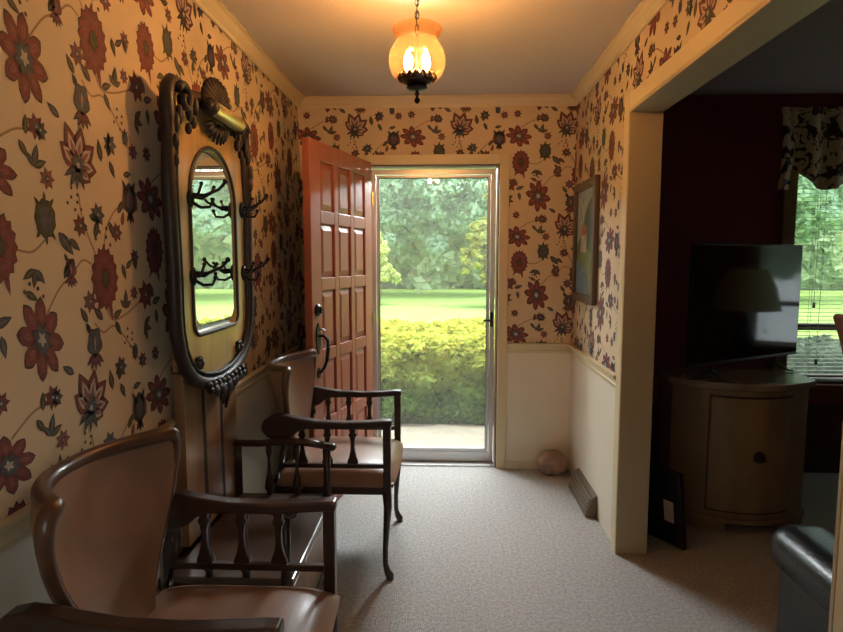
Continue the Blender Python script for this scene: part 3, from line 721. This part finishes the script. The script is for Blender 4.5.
def pq(pts,mi,l): mb.add([(-.012-.0005*l,-y,z) for y,z in pts],[tuple(range(len(pts)))],mi)
a_=pw-.048; b_=ph_-.048
pq([(-a_,-b_),(a_,-b_),(a_,b_),(-a_,b_)],0,0)
pq([(-a_,-.02),(-.1,.05),(-.02,.16),(.05,.22),(.12,.25),(a_,.20),(a_,-b_),(-a_,-b_)],1,1)
pq([(-.02,.05),(.0,.16),(.06,.20),(.12,.18),(.15,.06),(.08,-.04),(.0,-.02)],2,2)
pq([(-a_,-.10),(-.1,-.06),(.05,-.05),(a_,-.09),(a_,-b_),(-a_,-b_)],6,3)
pq([(-.10,-.06),(-.10,.05),(.04,.05),(.04,-.06)],4,4); pq([(-.12,.04),(-.07,.10),(.02,.10),(.06,.04)],3,5)
pq([(-a_,-.12),(-.10,-.11),(.0,-.17),(.09,-.24),(.13,-b_),(-a_,-b_)],5,6)
mb.build('painting', PM, pf, recalc=False)

# ------------------------------------------------------------ floor register and rock
rg = empty('baseboard_register', (XR,3.36,0)); tag(rg,'bronze metal baseboard heat register on the floor against the cream right wall','heat register')
mb = MB(); mb.prism([(0,-.22,0),(-.062,-.22,0),(-.062,-.22,.022),(-.022,-.22,.115),(0,-.22,.125)],(0,.44,0)); mb.build('housing', M['register'], rg, bevel=.002)
mb = MB()
for k in range(4):
    t=.2+.2*k; xx=-.062+.040*t; zz_=.022+.093*t
    mb.box(xx-.008,xx+.002,-.20,.20,zz_-.006,zz_+.004)
mb.build('louvre', mat('register_louvre',(.30,.25,.19),.35,.6), rg)
mb = MB(); 
for k in range(20): mb.box(-.052,-.050,-.19+.02*k-.001,-.19+.02*k+.001,.03,.05)
mb.box(-.048,-.044,-.20,.20,.045,.049); mb.build('grille', M['black'], rg)
import bmesh
bm = bmesh.new(); bmesh.ops.create_icosphere(bm, subdivisions=4, radius=1)
from mathutils import noise as mn
for v in bm.verts:
    p=v.co.copy(); k=1+.22*mn.noise(p*1.6+Vector((3,1,2)))+.07*mn.noise(p*5); v.co=Vector((p.x*.088*k,p.y*.070*k,p.z*.088*k))
zmin=min(v.co.z for v in bm.verts)
for v in bm.verts: v.co.z=max(v.co.z-zmin-.006,0)
me=bpy.data.meshes.new('rock'); bm.to_mesh(me); bm.free(); me.materials.append(M['rock'])
for p in me.polygons: p.use_smooth=True
rk=bpy.data.objects.new('rock',me); col.objects.link(rk); rk.location=(.715,3.79,0); tag(rk,'rounded pinkish brown rock used as a doorstop in the corner by the heat register','rock')

# ------------------------------------------------------------ living room: cabinet
ca = math.radians(-4)
cb = empty('bow_front_cabinet', (1.575,3.15,0), ca); tag(cb,'tan bow-fronted wooden cabinet with one round dark knob, under the television','cabinet')
cw,cd,bow=.345,.42,.17
def front(u, off=0):      # u -1..1 -> local xy of the bowed front; local origin at the chord middle
    x=u*(cw+off); return (x, -bow*(1-u*u)-off)
def outline(off=0, n=24):
    return [front(-1+2*k/n,off) for k in range(n+1)]+[(cw+off,cd*.62),(-cw-off,cd*.62)]
def cabprism(name, z0, z1, off, m, bev=.004):
    mb=MB(); mb.prism([(x,y,z0) for x,y in outline(off)],(0,0,z1-z0)); return mb.build(name,m,cb,bevel=bev,seg=2)
cabprism('body',.075,.745,0,M['cabinet']); cabprism('top',.748,.785,.022,M['cabtop'],.008); cabprism('lower_moulding',.05,.075,.012,M['cabinet'],.003)
# door: curved slab proud of the front
def curved(name,u0,u1,z0,z1,off,th,m):
    mb=MB()
    def fn(u,v):
        uu=u0+(u1-u0)*u; x,y=front(uu,off); nx,ny=(2*bow*uu/cw*-1,-1); q=math.hypot(nx,ny); return (x,y,z0+(z1-z0)*v),(-nx/q*-1,ny/q,0)
    mb.shell(fn,14,2,th); return mb.build(name,m,cb,bevel=.002)
curved('door_gap',-.56,.62,.105,.718,.003,.004,M['cabdark']); dd=curved('door',-.54,.60,.115,.708,.006,.012,M['cabinet'])
kx,ky=front(.10,.012); mb=MB(); RM=Matrix.Translation((kx,ky,.41)) @ Matrix.Rotation(PI/2,4,'X'); mb.lathe([(.030,0),(.030,.004),(.012,.008),(.012,.016),(.022,.022),(.020,.030),(0,.034)],18,0,RM); mb.build('knob',M['carved'],dd,smooth=True,angle=40)
for (u0,u1) in ((-1,-.30),(.60,1)):
    mb=MB(); n=8; P=[front(u0+(u1-u0)*k/n,.006) for k in range(n+1)]; Q=[front(u0+(u1-u0)*k/n,-.06) for k in range(n+1)]
    mb.prism([(x,y,0) for x,y in P+Q[::-1]],(0,0,.05)); mb.build('foot',M['cabinet'],cb,bevel=.002)
for sx in (-1,1): MB().box(sx*cw-.03 if sx>0 else -cw, cw if sx>0 else -cw+.03, cd*.62-.06, cd*.62, 0, .05).build('foot',M['cabinet'],cb)

# television
tv = empty('television', (1.645,3.24,.786), math.radians(30)); tag(tv,'black flat screen television standing on the bow-fronted cabinet','television')
TWd,TZ0,TZ1=.465,.075,.705
mb=MB(); mb.box(-TWd,TWd,0,.022,TZ0,TZ1); mb.box(-.30,.30,.022,.06,TZ0+.04,TZ0+.36); mb.build('casing',M['tvblack'],tv,bevel=.004)
MB().box(-TWd+.010,TWd-.010,-.002,0,TZ0+.018,TZ1-.010).build('screen',M['screen'],tv)
for sx in (-1,1):
    mb=MB(); mb.tube([(sx*.27,.012,TZ0+.01),(sx*.275,.005,.04),(sx*.285,-.06,.008),(sx*.29,-.09,.006)],[(.012,.010),(.010,.010),(.009,.006),(.008,.005)],8); mb.tube([(sx*.275,.01,.04),(sx*.28,.06,.008),(sx*.285,.085,.006)],[(.010,.010),(.009,.006),(.008,.005)],8)
    mb.build('foot',M['tvblack'],tv,smooth=True)

# black flat case leaning by the cabinet
bd = empty('black_folder', (1.19,2.80,0), math.radians(122)); tag(bd,'flat black case with a small pale label leaning against the cabinet side','folder')
bd.rotation_euler=(0,0,math.radians(122)); 
Rl=Matrix.Rotation(math.radians(-8),4,'X')
mb=MB(); mb.box(0,.34,0,.028,.004,.40,0,Rl); mb.build('cover',M['tvblack'],bd,bevel=.004)
mb=MB(); mb.box(.045,.10,.028,.030,.13,.24,0,Rl); mb.build('paper_label',mat('label_paper',(.50,.36,.30),.7),bd)

# black leather armchair (lower right)
la = empty('leather_armchair', (1.62,1.62,-.0)); la.scale=(1,1,.83); tag(la,'black leather armchair with padded rounded arm at the lower right of the opening','armchair')
def pad(name, x0,x1,y0,y1,z0,z1,m,r=.05,parent=la):
    mb=MB(); mb.box(x0,x1,y0,y1,z0,z1); return mb.build(name,m,parent,smooth=True,bevel=r,seg=6)
LB=M['leatherblack']
pad('base',-.30,.30,-.36,.36,.04,.30,LB,.03); pad('seat_cushion',-.27,.27,-.20,.44,.30,.46,LB,.06); pad('backrest',-.28,.28,-.44,-.20,.30,1.00,LB,.09)
for sx in (-1,1):
    x=sx*.37
    pad('arm_side',x-.085,x+.085,-.42,.41,.04,.50,LB,.05)
    pad('arm_pad',x-.115,x+.115,-.44,.45,.40,.60,LB,.085)
    mb=MB(); n=20; mb.tube([(x+.062*math.cos(2*PI*k/n),.452,.50+.062*math.sin(2*PI*k/n)) for k in range(n)],.006,6,closed=True); mb.build('piping',LB,la,smooth=True)
    for sy in (-1,1): MB().box(x-.02-sx*.02,x+.02-sx*.02,sy*.30-.02,sy*.30+.02,0,.045).build('foot',M['wood_dark'],la)

# mauve chair whose back corner shows at the right edge
mc = empty('upholstered_chair', (2.09,2.62,0), PI); tag(mc,'mauve upholstered high-back chair whose back corner shows at the right edge','chair')
mb=MB(); mb.prism([(-.24,-.05,.40),(.24,-.05,.40),(.27,-.07,.85),(.315,-.09,1.05),(.35,-.09,1.15),(.345,-.09,1.175),(.27,-.09,1.15),(.15,-.09,1.17),(-.15,-.09,1.17),(-.27,-.09,1.15),(-.345,-.09,1.175),(-.35,-.09,1.15),(-.315,-.09,1.05),(-.27,-.07,.85)],(0,.07,0)); mb.build('backrest',M['mauvefab'],mc,bevel=.02,seg=4)
pad('seat',-.25,.25,-.05,.42,.36,.48,M['mauvefab'],.04,mc)
for sx in (-1,1):
    for yy in (-.03,.38):
        mb=MB(); mb.tube([(sx*.22,yy,.37),(sx*.22,yy,0)],[(.022,.022),(.014,.014)],8); mb.build('leg',M['wood_dark'],mc)

# lamp and table seen only as a reflection in the screen
et=empty('end_table',(3.35,3.12,0)); tag(et,'small dark round end table reflected in the television','table')
MB().lathe([(0,.56),(.26,.56),(.27,.575),(.26,.59),(0,.59)],28).build('tabletop',M['wood_dark'],et,smooth=True,angle=40)
MB().lathe([(0,0),(.18,0),(.17,.03),(.03,.06),(.025,.30),(.04,.35),(.025,.40),(.03,.56),(0,.56)],20).build('pedestal',M['wood_dark'],et,smooth=True,angle=50)
tl=empty('table_lamp',(3.35,3.12,.59)); tag(tl,'table lamp with wide shade reflected in the television screen','table lamp')
MB().lathe([(0,0),(.07,0),(.07,.02),(.03,.04),(.07,.12),(.085,.20),(.05,.30),(.015,.36),(.012,.55),(0,.55)],24).build('lamp_base',M['blackbronze'],tl,smooth=True,angle=50)
MB().lathe_open([(.25,.42),(.21,.60),(.14,.74)],36).build('lamp_shade',M['shade'],tl,smooth=True)

# ------------------------------------------------------------ living room windows, blinds, valance
def window(name, ax, c, a0, a1, z0, z1, zr, sgn):
    """ax 'y': in a wall at y=c spanning x a0..a1; ax 'x': in wall at x=c spanning y"""
    def B(mb,a,b,d0,d1,z0_,z1_):
        d0,d1=sorted((c+sgn*d0,c+sgn*d1))
        if ax=='y': mb.box(a,b,d0,d1,z0_,z1_)
        else: mb.box(d0,d1,a,b,z0_,z1_)
    mb=MB(); t=.045
    for (a,b,p,q) in ((a0,a0+t,z0,z1),(a1-t,a1,z0,z1),(a0+t,a1-t,z0,z0+t),(a0+t,a1-t,z1-t,z1),(a0+t,a1-t,zr-.022,zr+.022)): B(mb,a,b,.05,.10,p,q)
    w=struct(mb.build(name,M['wframe'],bevel=.003))
    mb=MB(); B(mb,a0+t,a1-t,.073,.077,z0+t,z1-t); mb.build('window_pane',M['pane'],w)
    mb=MB(); k=.075
    B(mb,a0-k,a0,-.016,0,z0-.01,z1+k); B(mb,a1,a1+k,-.016,0,z0-.01,z1+k); B(mb,a0,a1,-.016,0,z1,z1+k); mb.build('window_casing',M['wcasing'],w,bevel=.003)
    mb=MB(); B(mb,a0-k-.02,a1+k+.02,-.045,.05,z0-.035,z0); B(mb,a0-k,a1+k,-.014,0,z0-.11,z0-.035); mb.build('window_sill',M['sill'],w,bevel=.004)
    return B
M['wframe']=mat('window_sash',(.17,.09,.05),.4); M['wcasing']=mat('window_casing_wood',(.26,.16,.07),.45,noise=.2,nscale=10)
Bf=window('window_1','y',YF,WX0,WX1,WZ0,WZ1,.965,1)
Br=window('window_3','x',LX1,RY0,RY1,.6,2.1,1.0,1)
def blind(B,a0,a1,z0,z1,label,pos):
    b=empty('window_blind',pos); tag(b,label,'blind','white slatted window blinds')
    def bld(mb,n,m): o=mb.build(n,m); o.parent=b; o.matrix_parent_inverse=Matrix.Translation([-q for q in pos])
    mb=MB(); z=z0+.03
    while z<z1-.05: B(mb,a0,a1,.012,.034,z,z+.0016); z+=.0255
    bld(mb,'slats',M['blind'])
    mb=MB(); B(mb,a0,a1,.008,.04,z1-.04,z1); bld(mb,'head_rail',M['blind'])
    mb=MB(); B(mb,a0,a1,.010,.036,z0+.008,z0+.022); bld(mb,'bottom_rail',M['blind'])
    mb=MB()
    for f in (.12,.5,.88): xx=a0+(a1-a0)*f; B(mb,xx-.001,xx+.001,.009,.011,z0+.02,z1-.04); B(mb,xx-.001,xx+.001,.036,.038,z0+.02,z1-.04)
    bld(mb,'ladder_cord',M['cord'])
    for f,zb in ((.13,1.13),(.16,.76)):
        xx=a0+(a1-a0)*f; mb=MB(); B(mb,xx-.0012,xx+.0012,.002,.0045,zb,z1-.04); bld(mb,'pull_cord',M['cord'])
        mb=MB(); B(mb,xx-.006,xx+.006,-.003,.009,zb-.035,zb); bld(mb,'tassel',M['black'])
blind(Bf,WX0+.004,WX1-.004,WZ0,WZ1-.002,'white slatted blind in the front window behind the television',((WX0+WX1)/2,YF,WZ1))
blind(Br,RY0+.004,RY1-.004,.6,2.098,'white slatted blind in the side window, reflected in the television screen',(LX1,(RY0+RY1)/2,2.1))
# valance: patterned fabric, gathered, scalloped hem
def fabric(name):
    m=bpy.data.materials.new(name); m.use_nodes=True; nt=m.node_tree; b=nt.nodes['Principled BSDF']; b.inputs['Roughness'].default_value=.85; N=nt.nodes.new; L=nt.links.new
    tc=N('ShaderNodeTexCoord'); n=N('ShaderNodeTexNoise'); n.inputs['Scale'].default_value=17; n.inputs['Detail'].default_value=4; n.inputs['Distortion'].default_value=1.2; L(tc.outputs['Object'],n.inputs['Vector'])
    r=N('ShaderNodeValToRGB'); r.color_ramp.interpolation='LINEAR'; e=r.color_ramp.elements; e[0].position=.52; e[0].color=(.62,.50,.28,1); e[1].position=.56; e[1].color=(.035,.025,.022,1)
    L(n.outputs['Fac'],r.inputs[0]); L(r.outputs[0],b.inputs['Base Color']); return m
M['valfab']=fabric('valance_print')
va=empty('valance',((WX0+WX1)/2,YF,2.34)); tag(va,'cream valance with dark floral print and scalloped hem above the front window','valance')
def vfn(u,v):
    x=-.765+1.53*u; X=x; zb=-.33-.17*abs(math.sin(PI*(X+.69)/.46))**1.0 if -.69<X<.69 else -.50
    ztop=0; yy=-.075-.022*math.sin(X*41)*(.3+.7*v)-.03*math.sin(PI*v)
    if abs(X)>.69: yy-=.01*math.sin(X*90)
    return (x,yy,ztop+(zb-ztop)*v)
def vshell(u,v): return vfn(u,v),(0,1,0)
mb=MB(); mb.shell(vshell,120,18,.006); mb.build('valance_cloth',M['valfab'],va,smooth=True,angle=60)
mb=MB(); mb.tube([(-.77,-.02,-.02),(-.77,-.07,-.02),(.77,-.07,-.02),(.77,-.02,-.02)],.008,8); mb.build('curtain_rod',M['brass'],va)
struct(MB().box(XR2+.002,WX1+.4,YF-.012,YF,0,.46).build('wainscot',M['wainwood'])).name='trim_11'

# ------------------------------------------------------------ outdoors
gz=-.16
M['lawn']=mat('lawn_grass',(.30,.43,.12),1,color2=(.25,.38,.10),nscale=1.2,spec=.05)
struct(MB().box(-60,60,YF+FT+.01,90,gz-.3,gz).build('ground_lawn',M['lawn'])).name='lawn'
po=MB().box(-2.2,2.1,YF+FT,5.06,gz,-.03).build('porch_slab',M['concrete'],bevel=.01); struct(po)
po=MB().box(-2.6,5.2,YF+FT,5.35,2.46,2.60).build('porch_soffit',mat('soffit_paint',(.30,.31,.31),.7)); struct(po)
for px in (-2.2,2.0,): pass

rg_=np.random.default_rng(5)
def leaves(name, m, pts, nrm, size, parent=None, rnds=.6):
    """pts Nx3 leaf centres; each leaf a bent rhombus"""
    n=len(pts); d=rg_.normal(size=(n,3)); d=d/np.linalg.norm(d,axis=1,keepdims=True); nr=nrm+d*rnds; nr/=np.linalg.norm(nr,axis=1,keepdims=True)
    t=np.cross(nr,rg_.normal(size=(n,3))); t/=np.linalg.norm(t,axis=1,keepdims=True); b=np.cross(nr,t)
    s=size*(.6+.8*rg_.random((n,1)))
    V=np.stack([pts+t*s, pts+b*s*.55+nr*s*.12, pts-t*s, pts-b*s*.55+nr*s*.12],1).reshape(-1,3)
    me=bpy.data.meshes.new(name); me.vertices.add(4*n); me.vertices.foreach_set('co',V.astype('f4').ravel())
    me.loops.add(4*n); me.loops.foreach_set('vertex_index',np.arange(4*n,dtype='i4')); me.polygons.add(n); me.polygons.foreach_set('loop_start',np.arange(0,4*n,4,dtype='i4')); me.polygons.foreach_set('loop_total',np.full(n,4,dtype='i4'))
    me.update(); me.validate(); me.materials.append(m); o=bpy.data.objects.new(name,me); col.objects.link(o)
    if parent: o.parent=parent
    return o
# hedge
def hedge(name,x0,x1,y0,y1,h,n,m,core,label):
    root=empty(name,((x0+x1)/2,(y0+y1)/2,gz)); tag(root,label,'hedge'); cx,cy=(x0+x1)/2,(y0+y1)/2; a,b=(x1-x0)/2,(y1-y0)/2
    P=[];Nn=[]
    def top(x,y): return h+.08*mn.noise(Vector((x*2.2,y*2.2,0)))+.10*mn.noise(Vector((x*7,y*7,3)))
    for k in range(n):
        f=rnd.random()
        if f<.50:   # front and back
            x=rnd.uniform(-a,a); z=rnd.random()*h; sg=-1 if rnd.random()<.8 else 1; bulge=.16*mn.noise(Vector((x*4,z*5,sg)))
            yb=b*(1-.25*(z/h)**6)-.10*(1-min(z/(.45*h),1))**1.5
            P.append((x,sg*(yb+bulge-rnd.random()**2*.12),z)); Nn.append((0,sg,.35))
        elif f<.92:
            x=rnd.uniform(-a,a); y=rnd.uniform(-b,b); P.append((x,y,top(x+cx,y+cy)-.12*(abs(y)/b)**4-rnd.random()**2*.10)); Nn.append((0,0,1))
        else:
            sg=rnd.choice((-1,1)); y=rnd.uniform(-b,b); z=rnd.random()*h; P.append((sg*(a-rnd.random()*.1),y,z)); Nn.append((sg,0,.3))
    leaves('foliage',m,np.array(P),np.array(Nn,dtype=float),.034,root,1.0)
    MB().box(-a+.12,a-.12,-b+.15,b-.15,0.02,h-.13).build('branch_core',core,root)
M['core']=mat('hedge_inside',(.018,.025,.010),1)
M['hleaf']=leafmat('hedge_leaf',(.04,.10,.025),(.20,.33,.08),.40,.92,(.72,.66,.12))
hedge('boxwood_hedge',-3.0,1.75,5.0,6.35,.90,60000,M['hleaf'],M['core'],'clipped green hedge with yellow new growth outside the front door')
M['sleaf']=leafmat('shrub_leaf',(.10,.14,.09),(.30,.36,.24))
hedge('grey_shrub',2.9,5.2,5.6,6.6,.70,26000,M['sleaf'],M['core'],'low grey-green shrub outside the living room window')
bpy.data.objects['grey_shrub']['category']='shrub'

def tree(loc, crowns, n, m, label, trunk_h, tr, size, group=None, lean=0):
    root=empty('tree',(loc[0],loc[1],gz)); tag(root,label,'tree',group)
    P=[];Nn=[]
    cl=[]
    tot=sum(c[3]*c[4]*c[5] for c in crowns)
    for (x,y,z,rx,ry,rz) in crowns:
        nn=int(n*rx*ry*rz/tot); k=max(14,nn//170)
        for i in range(k):
            d=np.array([rnd.gauss(0,1) for _ in range(3)]); d/=np.linalg.norm(d); r=.70+.30*rnd.random(); c=np.array([x,y,z])+d*r*np.array([rx,ry,rz]); q=.30*(rx+rz)/2
            e=rg_.normal(size=(nn//k,3)); e/=np.linalg.norm(e,axis=1,keepdims=True); e2=e*q*(.55+.45*rg_.random((nn//k,1)))*np.array([1,1,.65]); P.append(c+e2); Nn.append(e+np.array([0,0,.4]))
    leaves('crown',m,np.concatenate(P),np.concatenate(Nn),size,root,.8)
    mb=MB(); mb.tube([(0,0,0),(0,0,trunk_h*.2),(lean*.4,0,trunk_h*.6),(lean,0,trunk_h)],[tr*1.3,tr,tr*.85,tr*.6],10)
    for (x,y,z,rx,ry,rz) in crowns[:5]: mb.tube([(lean,0,trunk_h*.85),(x*.5+lean*.5,y*.5,(z+trunk_h)/2),(x,y,z)],[tr*.5,tr*.35,tr*.15],7)
    mb.build('trunk',M['bark'],root,smooth=True)
    return root
lf_far=leafmat('leaf_haze_blue_green',(.34,.50,.38),(.58,.74,.54))  # pale blue-green is distance haze painted into the leaf colour
lf_mid=leafmat('leaf_yellow_green',(.24,.32,.07),(.60,.58,.16))
lf_lime=leafmat('leaf_lime',(.42,.52,.16),(.72,.76,.32))
lf_deep=leafmat('leaf_deep',(.08,.15,.08),(.20,.30,.14))
tree((-3.6,25),[(2.6,0,5.6,3.6,2.6,3.0),(0,0,5.0,2.8,2.6,2.6),(5.4,0,5.2,2.6,2.4,2.6),(2.6,0,8.6,4.2,3,2.6),(2.2,-.5,2.6,1.6,1.4,1.3)],60000,lf_far,'large haze-tinted blue-green tree seen through the middle of the storm door',5,.22,.12)
tree((1.75,19),[(-.15,0,2.1,.80,.8,.85),(-.75,0,1.35,.55,.6,.60),(.45,0,3.4,.8,.7,.9),(.3,0,1.0,.75,.7,.75),(.2,.3,4.6,.7,.7,.7)],26000,lf_mid,'yellow-green tree overhanging the lawn at the right of the storm door',2.2,.10,.065)
tree((-2.75,20),[(0,0,1.7,.75,.8,.95),(.55,0,1.0,.6,.6,.6),(-.7,0,2.3,.9,.8,.9)],20000,lf_lime,'pale lime green tree at the left edge of the storm door view',1.5,.09,.065)
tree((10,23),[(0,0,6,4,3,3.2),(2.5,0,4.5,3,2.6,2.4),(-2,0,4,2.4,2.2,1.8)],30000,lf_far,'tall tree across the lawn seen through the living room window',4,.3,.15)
tree((21.5,22),[(0,0,4.2,3.4,3,2.6),(-2.2,0,5.6,3,2.6,2.4),(1.5,0,6.5,3,3,2.5)],24000,lf_lime,'bright green tree at the right of the living room window',3.6,.26,.15)
tree((11.5,4.2),[(0,0,3.2,2,2.2,2.0),(.5,2,2.6,2,2,1.8),(.3,-2,2.8,2,2,1.9)],14000,lf_deep,'green tree outside the side window, reflected in the television screen',2,.2,.15)
tree((-12,25),[(0,0,5,4.5,3.5,4),(3,0,3,3,2.5,2.2)],20000,lf_deep,'dark green tree seen only in the hall mirror',4,.3,.17)
# far wood line, one hedge-like mass nobody could count
P=[];Nn=[]
for k in range(90000):
    x=rnd.uniform(-48,55); h=7.0+2.0*math.sin(x*.31)+1.5*math.sin(x*.83+1); z=rnd.random()**.9*h; P.append((x,30+rnd.random()*1.5+1.2*mn.noise(Vector((x*.5,z*.5,0))),z)); Nn.append((0,-1,.4))
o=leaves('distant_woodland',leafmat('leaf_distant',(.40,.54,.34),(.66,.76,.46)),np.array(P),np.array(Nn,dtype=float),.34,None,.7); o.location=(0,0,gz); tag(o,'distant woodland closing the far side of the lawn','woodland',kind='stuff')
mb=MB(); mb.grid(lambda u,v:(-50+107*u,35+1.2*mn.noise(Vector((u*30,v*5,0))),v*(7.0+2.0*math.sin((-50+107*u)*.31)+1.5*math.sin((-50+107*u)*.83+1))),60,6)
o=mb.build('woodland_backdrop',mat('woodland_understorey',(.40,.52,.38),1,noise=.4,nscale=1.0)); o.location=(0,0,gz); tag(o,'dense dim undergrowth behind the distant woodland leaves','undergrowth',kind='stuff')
lpst=empty('yard_post',(-1.12,26,gz)); lpst.scale=(.45,.45,.45); tag(lpst,'small white post standing far off on the lawn','post')
MB().tube([(0,0,0),(0,0,.75)],.05,8).build('post',M['white'],lpst); MB().lathe([(0,.75),(.08,.76),(.10,.90),(.02,.98),(0,.98)],10).build('post_cap',M['white'],lpst)

# ------------------------------------------------------------ lights
w=bpy.data.worlds.new('world'); scn.world=w; w.use_nodes=True; nt=w.node_tree; bg=nt.nodes['Background']
tc=nt.nodes.new('ShaderNodeTexCoord'); sx=nt.nodes.new('ShaderNodeSeparateXYZ'); nt.links.new(tc.outputs['Generated'],sx.inputs[0]); r=nt.nodes.new('ShaderNodeValToRGB'); nt.links.new(sx.outputs['Z'],r.inputs[0])
r.color_ramp.elements[0].color=(.86,.92,1,1); r.color_ramp.elements[1].color=(.74,.86,1,1); nt.links.new(r.outputs[0],bg.inputs[0]); bg.inputs[1].default_value=4.2
def light(kind,name,loc,energy,color,rot=None,**k):
    l=bpy.data.lights.new(name,kind); l.energy=energy; l.color=color
    for a,b in k.items(): setattr(l,a,b)
    o=bpy.data.objects.new(name,l); col.objects.link(o); o.location=loc
    if rot is not None: o.rotation_euler=rot
    return o
def aim(d): return Vector(d).to_track_quat('-Z','Y').to_euler()
light('SUN','sun',(0,0,10),8.0,(1,.97,.90),aim((-.25,.06,-.95)),angle=math.radians(40))
# fill area light standing in for daylight at the added side window
light('AREA','side_window_fill',(XR+.04,(BX0+BX1)/2,(BZ0+BZ1)/2),14,(.92,.95,1),aim((-1,.25,-.05)),shape='RECTANGLE',size=BX1-BX0-.1,size_y=BZ1-BZ0-.1)
# added area light under the soffit, boosting daylight through the storm door
light('AREA','door_fill',((DX0+DX1)/2,YF+.75,2.40),260,(.93,.94,1),aim((0,-1,-1.0)),shape='RECTANGLE',size=1.3,size_y=.8)

# ------------------------------------------------------------ camera
cam=bpy.data.cameras.new('camera'); co=bpy.data.objects.new('camera',cam); col.objects.link(co); scn.camera=co
co.location=(0,0,1.416); co.rotation_euler=(math.radians(90-5.6),0,math.radians(2.2)); cam.sensor_width=36; cam.lens=590/843*36; cam.clip_start=.02; cam.clip_end=300
vs=scn.view_settings; vs.view_transform='Standard'; vs.look='None'; vs.gamma=1; vs.exposure=.18; vs.use_curve_mapping=False
